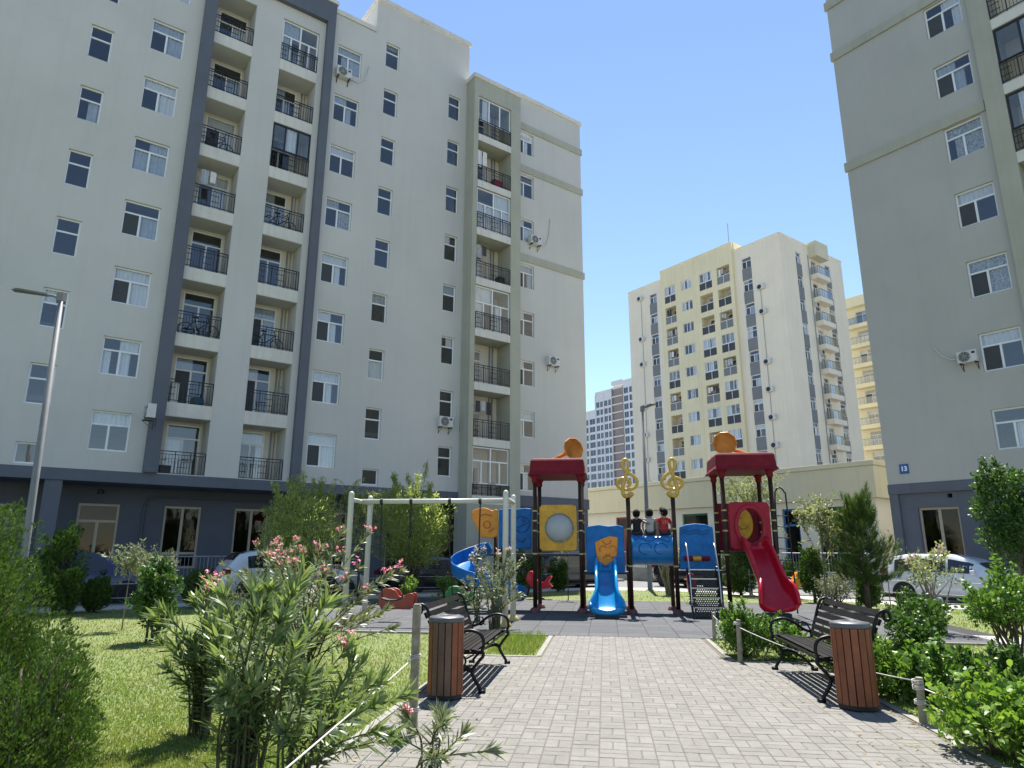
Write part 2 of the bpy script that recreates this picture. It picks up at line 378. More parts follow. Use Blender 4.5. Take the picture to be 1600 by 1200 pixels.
# balconies in the frame
mbk = MB()
for i, zf in enumerate(FL):
    wall(mbk, 4.4, 6.4, zf-.1, zf+2.6, [(4.85, 6.2, zf+.04, zf+2.32)], y=BD, depth=.1)
    wall(mbk, 7.5, 9.6, zf-.1, zf+2.6, [(7.7, 8.95, zf+.04, zf+2.32)], y=BD, depth=.1)
mbk.build('balcony_back_wall', m_roomw, LB, recalc=False)
for a, b in ((4.51, 6.28), (7.62, 9.5)):
    mb = MB(); mb.box(a, b, -.012, BD, -.02, .012); mf = mb.mesh('balcony_slab', m_slab); mb.box(a+.001, b-.001, -.012, .03, -.56, -.021); me = mb.mesh('balcony_slab', m_slab)
    for i, zf in enumerate(FL): link('balcony_slab', me if i else mf, LB, loc=(0, 0, zf+(0 if i else .07)))
for i, zf in enumerate(FL):
    window(LB, I4, 4.85, zf+.04, 1.35, 2.28, 'D', y=BD+.03, r=rw, name='balcony_door', cprob=.55)
    window(LB, I4, 7.7, zf+.04, 1.25, 2.28, 'D', y=BD+.03, r=rw, name='balcony_door', cprob=.45)
    railing(LB, I4, 4.52, 6.27, zf+.03, .05)
    if i != 5: railing(LB, I4, 7.63, 9.49, zf+.03, .05)
    mb = MB(); mb.tube([(9.2, BD-.06, zf), (9.2, BD-.06, zf+2.4)], .035, 8); mb.tube([(9.36, BD-.05, zf), (9.36, BD-.05, zf+2.4)], .02, 6); mb.build('drainpipe', m_pipe, LB, True)
# glazed loggias: black framed one on the sixth floor, white one at the top of the right bay
zf = FL[5]
window(LB, I4, 7.64, zf+1.02, 1.84, 1.38, 'T3', y=.03, r=rw, frame=m_iron, name='loggia_glazing', cprob=.5); railing(LB, I4, 7.63, 9.49, zf+.03, .0, .97)
zf = FL[7]
window(LB, I4, 7.64, zf+.06, 1.84, 2.34, 'D4', y=.09, r=rw, name='loggia_glazing', cprob=.4)
# ground floor: slate band, arcade with pillars, recessed dark wall
mb = MB(); mb.box(-16, 19.5, -.05, 2.2, 4.06, 4.5); mb.build('ground_floor_band', m_blue, LB, bevel=.01)
for x in (-5.4, .86, ):
    mb = MB(); mb.box(x, x+.56, .02, .6, -.15, 4.06); mb.build('pillar', m_blue, LB, bevel=.015)
REC = 2.02
gdoors = [(2.16, -.1, 1.46, 3.45, 'P'), (5.28, .78, 1.46, 2.58, 'W'), (8.15, .78, 1.5, 2.58, 'W'), (-1.9, .78, 1.9, 2.45, 'W'), (15.6, -.1, 1.5, 2.6, 'P'), (12.0, .78, 1.5, 2.58, 'W')]
mb = MB(); wall(mb, -16, 18.75, -.15, 4.06, [(x, x+w_, z, z+h_) for x, z, w_, h_, _ in gdoors], y=REC); mb.box(-16, 18.7, REC-.03, REC-.002, 3.56, 3.6); mb.build('ground_floor_wall', m_navy, LB, recalc=False)
for x, z, w_, h_, kd in gdoors:
    fw = .09; zt = h_*(.80 if kd == 'P' else .24)
    vs = ((w_*.5, fw, zt),) if kd == 'P' else ((w_*.5, fw, h_-fw),)
    o = link('shop_door' if kd == 'P' else 'shop_window', bars(w_, h_, vs, ((zt, fw, w_-fw),), fw, .07, m_tan, kd), LB, loc=(x, REC+.06, z))
    pn = [(0, w_, zt, h_), (0, w_/2, 0, zt), (w_/2, w_, 0, zt)] if kd == 'P' else [(0, w_/2, zt, h_), (w_/2, w_, zt, h_), (0, w_/2, 0, zt), (w_/2, w_, 0, zt)]
    for a, b, c, d in pn: link('pane', sheet(b-a-.1, d-c-.1, m_glassd, 'pane'), o, loc=(a+.05, .03, c+.05))
    if kd == 'P':
        mbh = MB(); mbh.tube([(w_*.5+.07, -.05, h_*.28), (w_*.5+.07, -.05, h_*.36)], .012, 6); mbh.box(w_*.5+.055, w_*.5+.085, -.05, .01, h_*.315, h_*.325); mbh.build('handle', m_acd, o)
pipe(LB, [(4.5, REC-.06, 0), (4.5, REC-.06, 3.3), (4.62, REC-.06, 3.66), (4.9, REC-.06, 3.72), (12, REC-.06, 3.7)], .05, m_navy, 'downpipe', 8)
mb = MB(); mb.lathe([(.0, -.1), (.11, -.1), (.11, .02), (.05, .06)], 12, (2.85, REC-.12, 3.85)); mb.build('lamp_fitting', m_acd, LB)
# balcony block standing forward, olive frame
YB = -.9; F2 = Matrix.Translation((0, YB, 0))
FB = [4.3+3*k for k in range(8)]
bh = [(18.92, 21.3, zf, zf+2.58, 1.3) for zf in FB]
mb = MB(F2); wall(mb, 18.62, 22.02, 0, 29.0, bh); mb.quad((18.62, 0, -.15), (18.62, 1.2, -.15), (18.62, 1.2, 29.0), (18.62, 0, 29.0)); mb.quad((22.02, 0, 0), (22.02, .9, 0), (22.02, .9, 29), (22.02, 0, 29)); mb.build('balcony_block_wall', m_olive, LB, recalc=False)
mb = MB(F2); mb.box(18.54, 22.1, -.08, 1.2, 29.01, 29.28); mb.build('block_coping', m_slab, LB)
mb = MB(F2)
for zf in FB: wall(mb, 18.9, 21.4, zf-.1, zf+2.65, [(19.0, 20.2, zf+.03, zf+2.2)], y=1.3, depth=.1)
mb.build('balcony_back_wall', m_roomw, LB, recalc=False)
mb = MB(F2); mb.box(18.93, 21.29, -.015, 1.3, -.015, .012); mb.box(18.931, 21.289, -.015, .03, -.42, -.016); me = mb.mesh('balcony_slab', m_slab)
for zf in FB: link('balcony_slab', me, LB, loc=(0, 0, zf))
for k, zf in enumerate(FB):
    window(LB, F2, 19.0, zf+.03, 1.2, 2.15, 'D', y=1.33, r=rw, name='balcony_door', cprob=.3)
    glazed = k in (0, 3, 5, 7)
    if glazed:
        z0 = .62 if k == 0 else 1.0 if k == 7 else .05
        window(LB, F2, 18.94, zf+z0, 2.34, 2.55-z0, 'T3' if k == 7 else 'D4', y=.09, r=rw, name='loggia_glazing', cprob=.75 if k == 3 else .35)
    railing(LB, F2, 18.94, 21.28, zf+.03, .0, .55 if k == 0 else .97)
    for x in (20.75, 20.95):
        mb = MB(F2); mb.tube([(x, 1.24, zf), (x, 1.24, zf+2.58)], .04, 8); mb.build('drainpipe', m_pipe, LB, True)
# gable part with three olive bands
YG = -.39; F3 = Matrix.Translation((0, YG, 0))
gz = [4.76+2.99*k for k in range(8)]
mb = MB(F3); wall(mb, 22.02, 27.42, 4.5, 29.55, [(22.06, 23.42, z, z+1.5) for z in gz]); mb.build('gable_wall', m_plL, LB, recalc=False)
for z in gz: window(LB, F3, 22.06, z, 1.36, 1.5, 'T2', r=rw, cprob=.7)
for z in (18.4, 24.34, 27.3): mb = MB(F3); mb.box(22.03, 27.5, -.08, .06, z, z+.46); mb.build('band', m_olive, LB, bevel=.01)
mb = MB(F3); mb.box(22.0, 27.5, -.09, .4, 29.56, 29.84); mb.build('gable_coping', m_slab, LB)
mb = MB(F3); mb.box(22.03, 27.46, -.05, .4, 3.9, 4.49); mb.box(22.03, 27.42, .05, .3, -.15, 3.89); mb.build('gable_base', m_blue, LB)
def LBP(x, y, z): return UV(x, VL+y, z)
acs = [(10.46, -.02, 25.75, 'below the top window right of the blue frame'), (17.25, -.02, 7.8, 'low on the grey wall beside the olive block'), (22.98, YG-.02, 19.62, 'under a gable window between two bands'), (24.3, YG-.02, 12.2, 'alone on the plain gable wall')]
for x, y, z, l in acs:
    air_con(LBP(x, y, z), GA, 'white air conditioner unit ' + l, 'air conditioners on the grey block')
t = air_con(LBP(3.96, -.1, 6.45), GA-R(90), 'white air conditioner unit mounted on the side of the blue frame', 'air conditioners on the grey block'); t.location = LBP(3.95, -.9, 6.45)
for pts in ([(11.27, -.03, 25.95), (11.7, -.06, 25.9), (12.1, -.05, 26.3), (12.3, -.03, 27.2)], [(18.05, -.03, 7.95), (18.25, -.05, 8.0), (18.35, -.04, 8.4), (18.36, -.02, 9.0)], [(23.8, YG-.03, 19.8), (24.3, YG-.05, 19.8), (24.6, YG-.04, 20.6), (24.7, YG-.02, 21.8)]):
    pipe(LB, pts, .022, m_acw, 'refrigerant_pipe')
# two bicycles and other things kept on the balconies
def bicycle(loc, rotz, label):
    t = thing('bicycle', label, 'bicycle', loc, rotz, 'bicycles kept on balconies')
    for x in (0, 1.0):
        mb = MB(); mb.tube([(x+.31*math.cos(i*.3927), 0, .31+.31*math.sin(i*.3927)) for i in range(17)], .022, 6, False)
        for i in range(6): mb.tube([(x, 0, .31), (x+.31*math.cos(i*1.047), 0, .31+.31*math.sin(i*1.047))], .004, 3, False)
        mb.build('wheel', m_acd, t, True)
    mb = MB()
    for a, b in (((0, 0, .31), (.35, 0, .78)), ((.35, 0, .78), (.43, 0, .33)), ((.43, 0, .33), (0, 0, .31)), ((.36, 0, .74), (.86, 0, .76)), ((.43, 0, .33), (.86, 0, .72)), ((1.0, 0, .31), (.84, 0, .95))): mb.tube([a, b], .022, 6)
    mb.build('frame', m_iron, t, True)
    mb = MB(); mb.tube([(.82, -.28, 1.0), (.84, 0, .96), (.82, .28, 1.0)], .014, 6); mb.build('handlebar', m_iron, t)
    mb = MB(); mb.box(.22, .46, -.07, .07, .86, .91); mb.tube([(.35, 0, .78), (.34, 0, .87)], .014, 6); mb.build('saddle', m_acd, t)
bicycle(LBP(4.75, .35, FL[5]+.02), GA+.12, 'black bicycle behind railing, third balcony from the top beside blue frame')
bicycle(LBP(4.95, .4, FL[2]+.02), GA-.1, 'black bicycle leaning on a balcony two floors below the middle of blue frame')
bicycle(LBP(7.9, .4, FL[2]+.02), GA+.15, 'bicycle on the right hand balcony column, level with the other low bicycle')
bicycle(LBP(8.0, .4, FL[4]+.02), GA+.1, 'bicycle on the right hand balcony just below the black glazed loggia')
mb = MB(); mb.lathe([(0, 0), (.2, .0), (.28, .15), (.26, .34), (.1, .42), (0, .42)], 14); o = mb.build('laundry_bag', mat('teal_cloth', (.02, .10, .14), .8), None, True); o.location = LBP(5.75, .45, FL[1]+.02)
tag(o, 'teal cloth bag on the second lowest balcony', 'bag')
# washing and boxes on the balconies
m_redc = mat('cloth_red', (.30, .03, .05), .85, .2, 6)
def washing(loc, label, cloths):
    t = thing('washing_line', label, 'laundry', loc, GA)
    mb = MB(); mb.tube([(-.1, 0, 0), (sum(c[0] for c in cloths)+.08*len(cloths), 0, 0)], .006, 5); mb.build('line', m_pipe, t); x = 0
    for w_, h_, m in cloths:
        mb = MB(); n = 7; P = [(x+w_*i/n, .02*math.sin(i*1.7+x*9)) for i in range(n+1)]
        for (a, ya), (b, yb) in zip(P, P[1:]): mb.quad((a, ya, -h_), (b, yb, -h_-.02), (b, yb, 0), (a, ya, 0))
        mb.build('cloth', m, t, True, recalc=False); x += w_+.08
washing(LBP(19.05, YB+.35, FB[6]+2.2), 'white sheets drying on the open olive balcony second from the top', [(.35, 1.1, m_curt), (.3, .9, m_curt)])
washing(LBP(19.3, YB+.4, FB[1]+2.1), 'dark washing drying on the second lowest olive balcony', [(.3, .6, m_screen), (.25, .5, m_curt3), (.3, .7, m_acd)])
washing(LBP(4.8, .4, FL[4]+2.0), 'towels drying on the balcony beside the blue frame, fourth from the top', [(.3, .7, m_curt3), (.25, .55, m_curt)])
washing(LBP(19.2, YB+.4, FB[4]+2.2), 'towels drying on the middle open olive balcony', [(.3, .8, m_curt2), (.3, .6, m_screen)])
def carton(loc, label, w_, d_, h_, m):
    t = thing('storage_box', label, 'box', loc, GA+.1); mb = MB(); mb.box(-w_/2, w_/2, -d_/2, d_/2, 0, h_); mb.build('carton', m, t, bevel=.015); mb = MB(); mb.box(-w_/2-.01, w_/2+.01, -d_/2-.01, d_/2+.01, h_, h_+.04); mb.build('lid', m, t, bevel=.008)
carton(LBP(4.8, .4, FL[0]+.1), 'black storage box on the lowest balcony beside the blue frame', .42, .3, .3, m_acd)
carton(LBP(20.6, YB+.5, FB[6]+.02), 'dark red heaped box on the second highest olive balcony', .6, .4, .6, m_redc)
carton(LBP(4.8, .35, FL[1]+.02), 'white tall box on the second lowest balcony beside the blue frame', .3, .3, .85, m_acw)
carton(LBP(20.9, YB+.5, FB[4]+.02), 'black box on the middle open olive balcony', .4, .4, .5, m_acd)
# step ladder leaning on the balcony
t = thing('step_ladder', 'folded dark step ladder leaning on second lowest right hand balcony', 'ladder', LBP(9.25, .5, FL[1]+.02), GA)
for s_ in (-.18, .18):
    mb = MB(); mb.tube([(s_, 0, 0), (s_*.5, .2, 1.7)], .02, 5); mb.build('rail', m_pipe, t)
for k in range(5): mb = MB(); mb.box(-.16+k*.015, .16-k*.015, .02+k*.035, .09+k*.035, .28+k*.28, .31+k*.28); mb.build('tread', m_pipe, t)
# ramp railing and low wall before the ground floor
def bar_fence(parent, x0, x1, z, y, h, name='terrace_railing', m=None, n=None):
    mb = MB(); mb.tube([(x0, y, z+h), (x1, y, z+h)], .025, 6); mb.tube([(x0, y, z+.12), (x1, y, z+.12)], .015, 5); n = n or int((x1-x0)/.14)
    for i in range(n+1): x = x0+(x1-x0)*i/n; mb.tube([(x, y, z if i % 8 == 0 else z+.12), (x, y, z+h)], .022 if i % 8 == 0 else .009, 5, False)
    return mb.build(name, m or m_pipe, parent, recalc=False)
mb = MB(); mb.box(4.2, 12.5, -1.0, .0, -.13, .35); mb.build('ramp', m_conc, LB, bevel=.01)
bar_fence(LB, 4.3, 12.4, .35, -.95, .95, 'ramp_railing', m_pipe)
# ---------------------------------------------------------------- right apartment block (facade on u = 29.3)
UR = 29.3; VR0 = 13.5
RB = thing('apartment_block', 'grey green apartment block numbered 13, cut by the right picture edge', 'building', UV(UR, VR0), GA-R(90))
rw = random.Random(11)
rwin = [(4.08, 5.28+3*k, 1.38, 1.52, 'T2') for k in range(8)]
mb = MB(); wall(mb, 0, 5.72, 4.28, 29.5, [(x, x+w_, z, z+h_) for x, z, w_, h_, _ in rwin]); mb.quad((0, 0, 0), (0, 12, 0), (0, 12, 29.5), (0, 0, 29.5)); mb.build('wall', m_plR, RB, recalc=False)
for x, z, w_, h_, kd in rwin: window(RB, I4, x, z, w_, h_, kd, r=rw, cprob=.92)
for z in (18.82, 24.86, 27.8): mb = MB(); mb.box(-.09, 5.66, -.09, .06, z, z+.46); mb.build('band', m_olive, RB, bevel=.01)
mb = MB(); mb.box(-.08, 5.7, -.1, .4, 29.51, 29.8); mb.build('coping', m_slab, RB)
F2 = Matrix.Translation((0, -.22, 0)); FB = [4.45+3*k for k in range(8)]
mb = MB(F2); wall(mb, 5.72, 9.6, 4.28, 29.2, [(6.4, 8.9, zf, zf+2.55, 1.3) for zf in FB]); mb.quad((5.72, 0, 4.28), (5.72, .3, 4.28), (5.72, .3, 29.2), (5.72, 0, 29.2)); mb.quad((9.6, 0, 4.28), (9.6, .3, 4.28), (9.6, .3, 29.2), (9.6, 0, 29.2)); mb.build('balcony_block_wall', m_olive, RB, recalc=False)
mb = MB(F2)
for zf in FB: wall(mb, 6.3, 9, zf-.1, zf+2.65, [(7.3, 8.6, zf+.03, zf+2.2)], y=1.3, depth=.1)
mb.build('balcony_back_wall', m_roomw, RB, recalc=False)
mb = MB(F2); mb.box(6.41, 8.89, -.015, 1.3, -.015, .012); mb.box(6.411, 8.889, -.015, .03, -.44, -.016); me = mb.mesh('balcony_slab', m_slab)
for zf in FB: link('balcony_slab', me, RB, loc=(0, 0, zf))
for k, zf in enumerate(FB):
    window(RB, F2, 7.3, zf+.03, 1.3, 2.15, 'D', y=1.33, r=rw, name='balcony_door')
    railing(RB, F2, 6.42, 8.88, zf+.03, 0)
    if k in (4, 5, 7): window(RB, F2, 6.42, zf+1.0, 2.46, 1.52, 'T3', y=.05, r=rw, frame=m_iron, name='loggia_glazing', cprob=.5)
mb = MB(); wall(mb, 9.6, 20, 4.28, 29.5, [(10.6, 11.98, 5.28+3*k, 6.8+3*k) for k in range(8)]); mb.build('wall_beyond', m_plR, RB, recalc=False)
for k in range(8): window(RB, I4, 10.6, 5.28+3*k, 1.38, 1.52, 'T2', r=rw, cprob=.8)
mb = MB(); mb.box(0.02, 20, 11.9, 12.1, 0, 29.4); mb.box(.02, 20, .3, 11.8, 29.0, 29.3); mb.box(19.9, 20.1, .02, 11.8, 0, 29.3)
for k in range(9): mb.box(.1, 19.8, 1.6, 11.7, 4.0+3*k, 4.2+3*k)
for x in (2.5, 6.1, 9.3, 13): mb.box(x, x+.15, 1.65, 11.6, 4.3, 28.9)
mb.build('floors_and_rear', m_conc, RB, recalc=False)
mb = MB(); mb.box(-.02, 20, -.04, .3, 3.88, 4.27); mb.build('ground_floor_band', m_blue, RB, bevel=.01)
mb = MB(); wall(mb, .02, 20, -.15, 3.88, [(.98, 2.46, 0, 3.3), (2.12, 2.3, 3.64, 3.8), (6.5, 8.5, .6, 3.2)], y=.12, depth=.22); mb.box(-.01, .34, .0, .4, -.15, 3.88); mb.quad((0.02, .12, -.15), (.02, 12, -.15), (.02, 12, 3.9), (.02, .12, 3.9)); mb.build('ground_floor_wall', m_blue, RB, recalc=False)
o = link('shop_door', bars(1.48, 3.3, ((.74, .09, 3.21),), ((1.35, .09, 1.39),), .09, .07, m_tan, 'RD'), RB, loc=(.98, .24, 0))
for a, b, c, d in ((0, .74, 1.35, 3.3), (.74, 1.48, 1.35, 3.3), (0, .74, 0, 1.35), (.74, 1.48, 0, 1.35)): link('pane', sheet(b-a-.1, d-c-.1, m_glassd, 'pane'), o, loc=(a+.05, .03, c+.05))
o = link('shop_window', bars(2, 2.6, ((1, .09, 2.51),), ((.7, .09, 1.91),), .09, .07, m_tan, 'RW'), RB, loc=(6.5, .24, .6))
for a in (0, 1): link('pane', sheet(.9, 1.8, m_glassd, 'pane'), o, loc=(a+.05, .03, .75)); link('pane', sheet(.9, .6, m_glassd, 'pane'), o, loc=(a+.05, .03, .05))
def RBP(x, y, z): return UV(UR+y, VR0-x, z)
air_con(RBP(3.34, -.02, 8.72), GA-R(90), 'white air conditioner unit with black fan left of a window', 'air conditioners on block 13', .86)
pipe(RB, [(3.35, -.05, 8.95), (3.05, -.06, 9.0), (2.75, -.06, 9.2), (2.5, -.03, 9.6), (2.45, .02, 9.62)], .025, m_acw, 'refrigerant_pipe')
# house number
SG = thing('number_sign', 'blue square house number plate with white 13 on the grey wall', 'sign', RBP(.54, -.006, 4.68), GA-R(90))
mb = MB(); mb.box(0, .37, -.015, 0, 0, .4); mb.build('plate', mat('sign_blue', (.02, .10, .32), .4, .05), SG, bevel=.004)
def text(s_, size, parent, loc, m, rot=(R(90), 0, 0), name='lettering', off=.0, ext=.002):
    cu = bpy.data.curves.new(name, 'FONT'); cu.body = s_; cu.size = size; cu.extrude = ext; cu.offset = off; cu.align_x = 'CENTER'; cu.align_y = 'CENTER'; cu.resolution_u = 4
    t = bpy.data.objects.new('tmp', cu); col.objects.link(t)
    dg = bpy.context.evaluated_depsgraph_get(); me = bpy.data.meshes.new_from_object(t.evaluated_get(dg))
    bpy.data.objects.remove(t); me.materials.clear(); me.materials.append(m)
    o = link(name, me, parent, loc=loc); o.rotation_euler = rot; return o
text('13', .26, SG, (.185, -.0185, .2), mat('sign_white', (.8, .8, .8), .5, .03), off=.011)

# ---------------------------------------------------------------- low podium building between the blocks (front on u = 32)
UP, VP0 = 32.0, 15.3
PB = thing('podium_building', 'low cream building with pale olive fascia and coloured shop doors', 'building', UV(UP, VP0), GA-R(90))
mb = MB(); mb.box(-23, 0, 0, 10, 4.02, 5.5); mb.build('fascia', m_fascia, PB, bevel=.01)
mb = MB(); mb.box(-23, .06, -.07, 10.05, 5.51, 5.74); mb.build('coping', m_fascia, PB, bevel=.015)
pd = [(-17.2, -15.9, 3.7, (.22, .03, .03), 'red'), (-11.65, -9.8, 3.7, (.02, .13, .05), 'green'), (-5.1, -4.15, 3.7, (.03, .13, .32), 'blue'), (-3.2, -1.5, 3.7, (.02, .11, .04), 'green'), (-8.4, -6.6, 3.5, (.30, .26, .18), 'tan'), (-14.6, -13, 3.5, (.2, .03, .03), 'red')]
mb = MB(); wall(mb, -23, -.25, -.1, 4.01, [(a, b, .55, z) for a, b, z, _, _ in pd], y=.35, depth=.2); mb.quad((-.25, .35, -.1), (-.25, 9, -.1), (-.25, 9, 4.01), (-.25, .35, 4.01)); mb.box(-22.9, -.3, 2.5, 2.6, 0, 4); mb.build('wall', mat('plaster_ivory', (.72, .69, .58), .9, .05, .5), PB, recalc=False)
for a, b, z, c, nm in pd:
    w_ = b-a; h_ = z-.55; m = mat('door_' + nm, c, .45, .06, 3)
    o = link('shop_door', bars(w_, h_, ((w_/2, .09, h_*.74),) if w_ > 1.2 else (), ((h_*.74, .09, w_-.09),), .1, .08, m, 'pd'), PB, loc=(a, .45, .55))
    link('pane', sheet(w_-.16, h_*.26-.12, m_glassd, 'pane'), o, loc=(.08, .03, h_*.74+.05)); link('pane', sheet(w_-.16, h_*.74-.12, m_glassd, 'pane'), o, loc=(.08, .03, .07))
mb = MB(); mb.box(-23, .5, -1.9, .34, -.12, .55); mb.build('terrace', mat('stone_grey', (.27, .27, .25), .9, .2, 4, .3, 20), PB, bevel=.01)
bar_fence(PB, -22.8, -6.4, .55, -1.85, .95); bar_fence(PB, -3.9, .4, .55, -1.85, .95)
mb = MB()
for k in range(4): b_ = MB(); b_.box(-6.2, -4.1, -1.9-.3*(4-k), -1.9-.3*(3-k)-.001, -.12, .55-.14*(4-k)); b_.build('step', m_conc, PB)

# ---------------------------------------------------------------- yellow and cream block behind (corner at u = 68.8, v = 40.5)
UY, VY = 68.8, 40.5
YB_ = thing('apartment_block', 'cream and yellow apartment block with grey window strips behind the low podium', 'building', UV(UY, VY), GA-R(90))
rw = random.Random(5)
mC = MB(); mYl = MB()
_sp = {}
def spandrel(F, x, w_, z):
    if w_ not in _sp: b_ = MB(); b_.box(0, w_, -.03, .1, -1.55, -.02); _sp[w_] = b_.mesh('spandrel', m_spand)
    link('spandrel', _sp[w_], YB_, mtx=F @ Matrix.Translation((x, 0, z)))
def yx(v): return VY-v
W1 = [(yx(61.0), 1.3)]; rows = [35.4-3*k for k in range(11)]
hc = [(yx(61.0), yx(59.7), z, z+1.42) for z in rows]; hd = [(yx(45.8), yx(44.5), z, z+1.42) for z in rows]
wall(mC, -24.6, -18.1, 0, 38.3, hc); wall(mC, -6.4, 0, 0, 38.25, hd)
mC.box(-24.68, -18.1, -.05, .3, 38.31, 38.5); mC.box(-6.4, .05, -.05, .3, 38.26, 38.42)
hy = []
for z in rows: hy += [(yx(57.95), yx(56.1), z-.95, z+1.38, 1.2), (yx(55.1), yx(53.35), z+.1, z+1.4), (yx(52.08), yx(50.1), z-.95, z+1.36, 1.2), (yx(49.3), yx(47.4), z-.98, z+1.3, 1.2)]
FY = Matrix.Translation((0, -.35, 0)); mYl.M = FY
wall(mYl, -18.1, -6.4, 0, 39.3, hy); mYl.quad((-18.1, 0, 0), (-18.1, .4, 0), (-18.1, .4, 39.3), (-18.1, 0, 39.3)); mYl.quad((-6.4, 0, 0), (-6.4, .4, 0), (-6.4, .4, 39.3), (-6.4, 0, 39.3))
mYl.box(-18.15, -6.35, -.05, .35, 39.31, 39.5); mYl.box(-6.6, -6.3, .36, 2, 38.3, 39.5)
mYl.box(-12.4, -12.25, -.03, .0, 0, 39.3)
bk = MB(FY)
for z in rows:
    for a, b in ((57.95, 56.1), (52.08, 50.1), (49.3, 47.4)): wall(bk, yx(a)-.1, yx(b)+.1, z-1.05, z+1.5, [(yx(a)+.45, yx(b)-.15, z-.9, z+1.15)], y=1.2, depth=.08)
bk.build('balcony_back_wall', m_roomw, YB_, recalc=False)
for z in rows:
    window(YB_, I4, yx(61.0), z, 1.3, 1.42, 'T2', r=rw, cprob=.4); window(YB_, I4, yx(45.8), z, 1.3, 1.42, 'T2', r=rw, cprob=.4)
    window(YB_, FY, yx(55.1), z+.1, 1.75, 1.3, 'T3', r=rw, cprob=.5)
    for x in (61.0, 45.8): spandrel(I4, yx(x), 1.3, z)
    for a, b in ((57.95, 56.1), (52.08, 50.1), (49.3, 47.4)):
        x0, x1 = yx(a), yx(b); k = rw.random()
        window(YB_, FY, x0+.45, z-.9, x1-x0-.6, 2.05, 'D', y=1.22, r=rw, name='balcony_door', cprob=.4)
        mp = MB(FY); mp.box(x0+.02, x1-.02, .05, .08, z-.95, z+.02); mp.build('balcony_panel', m_screen if k < .5 else m_spand, YB_, recalc=False)
        mp = MB(FY); mp.box(x0, x1, .02, .1, z+.02, z+.08); mp.box((x0+x1)/2-.03, (x0+x1)/2+.03, .02, .045, z-.95, z+.02); mp.build('balcony_rail', m_pvc, YB_, recalc=False)
        if k < .42: window(YB_, FY, x0+.02, z+.1, x1-x0-.04, 1.24, 'T3', y=.05, r=rw, name='loggia_glazing', cprob=.6)
        elif k > .62:
            n = 2+int(rw.random()*3)
            for j in range(n):
                mp = MB(FY); xx = x0+.15+j*.38; h_ = .5+.5*rw.random(); mp.box(xx, xx+.3, .2, .23, z+1.1-h_, z+1.1)
                mp.build('laundry', [m_curt, m_curt3, m_curt2, m_acd][int(rw.random()*4)], YB_, recalc=False)
# right face of the same block
FR = Matrix.Rotation(R(90), 4, 'Z')      # local x = +u, inside = -x of the root
mC.M = FR
h1 = [(3.2, 4.33, z-.05, z+1.42) for z in rows] + [(9.8, 11.0, z-.05, z+1.4) for z in rows] + [(6.55, 7.7, z-.95, z+1.15) for z in rows]
wall(mC, 0, 14.05, 0, 38.25, h1); mC.box(0.3, 14.1, -.05, .3, 38.26, 38.42)
for z in rows:
    window(YB_, FR, 3.2, z-.05, 1.13, 1.47, 'T2', r=rw, cprob=.35); window(YB_, FR, 9.8, z-.05, 1.2, 1.45, 'T2', r=rw, cprob=.35)
    window(YB_, FR, 6.55, z-.95, 1.15, 2.1, 'D', r=rw, name='balcony_door', cprob=.4)
    spandrel(FR, 3.2, 1.13, z-.04); spandrel(FR, 9.8, 1.2, z-.04)
    mp = MB(FR); mp.box(6.1, 8.95, -1.0, -.005, z-1.55, z-.95); mp.build('balcony_tray', m_cream, YB_, recalc=False)
    mp = MB(FR); mp.box(6.15, 8.9, -.98, -.96, z-.9, z+.02); mp.box(6.15, 6.17, -.95, -.02, z-.9, z+.02); mp.build('balcony_glass', m_glass, YB_, recalc=False)
    mp = MB(FR); mp.box(6.12, 8.93, -1.0, -.94, z+.02, z+.06)
    for i in range(6): x = 6.14+i*.55; mp.box(x-.02, x+.02, -.955, -.93, z-.95, z+.02)
    mp.build('balcony_rail', m_spand, YB_, recalc=False)
mp = MB(FR); mp.box(6.2, 8.95, -1.05, .2, 36.75, 38.75); mp.build('balcony_canopy', m_fascia, YB_, recalc=False)
mp = MB(FR); mp.tube([(5.9, -.06, 1), (5.9, -.06, 37)], .05, 6); mp.build('downpipe', m_pipe, YB_)
mC.M = None; mC.box(-24.6, -.02, 13.85, 14.05, 0, 38.25); mC.box(-24.5, -.1, .3, 13.8, 37.7, 37.9); mC.quad((-24.6, 0, 0), (-24.6, 14, 0), (-24.6, 14, 38.3), (-24.6, 0, 38.3))
for z in rows: mC.box(-24.4, -.3, 1.5, 13.7, z-1.25, z-1.05)
for x in (-21, -18, -15, -9, -5): mC.box(x, x+.15, 1.6, 13.6, 0, 37.6)
mC.build('wall', m_cream, YB_, recalc=False); mYl.build('yellow_wall', m_yel, YB_, recalc=False)
mb = MB(FY); mb.tube([(-6.7, .1, 39.5), (-6.7, .1, 42.2)], .04, 5); mb.build('aerial', m_pipe, YB_)
mb = MB()
for x in (-22.1, -3.0): mb.tube([(x, -.05, 8), (x, -.05, 36.6 if x < -10 else 32.4)], .03, 5, False)
mb.build('condensate_pipe', m_pipe, YB_)
k = 0
for x, zs in ((-22.6, (36.4, 30.3, 26.6, 20.5, 16.6, 13.2, 10.0)), (-3.3, (32.0, 28.9, 22.7, 19.4, 16.1, 12.9))):
    for z in zs:
        k += 1; air_con(UV(UY-.02, VY-x, z), GA-R(90), 'white air conditioner, %s from the top along the %s of the cream block' % (['first', 'second', 'third', 'fourth', 'fifth', 'sixth', 'seventh'][zs.index(z)], 'left pipe' if x < -10 else 'right pipe'), 'air conditioners on the cream block', 1.15, False)
for q_, z in enumerate(rows[2::2]): air_con(UV(UY+6.3, VY-.03, z+.95), GA, '%s air conditioner from the top beside the glass balconies of the cream block' % ['first', 'second', 'third', 'fourth', 'fifth'][q_], 'air conditioners by glass balconies', 1.0, False)

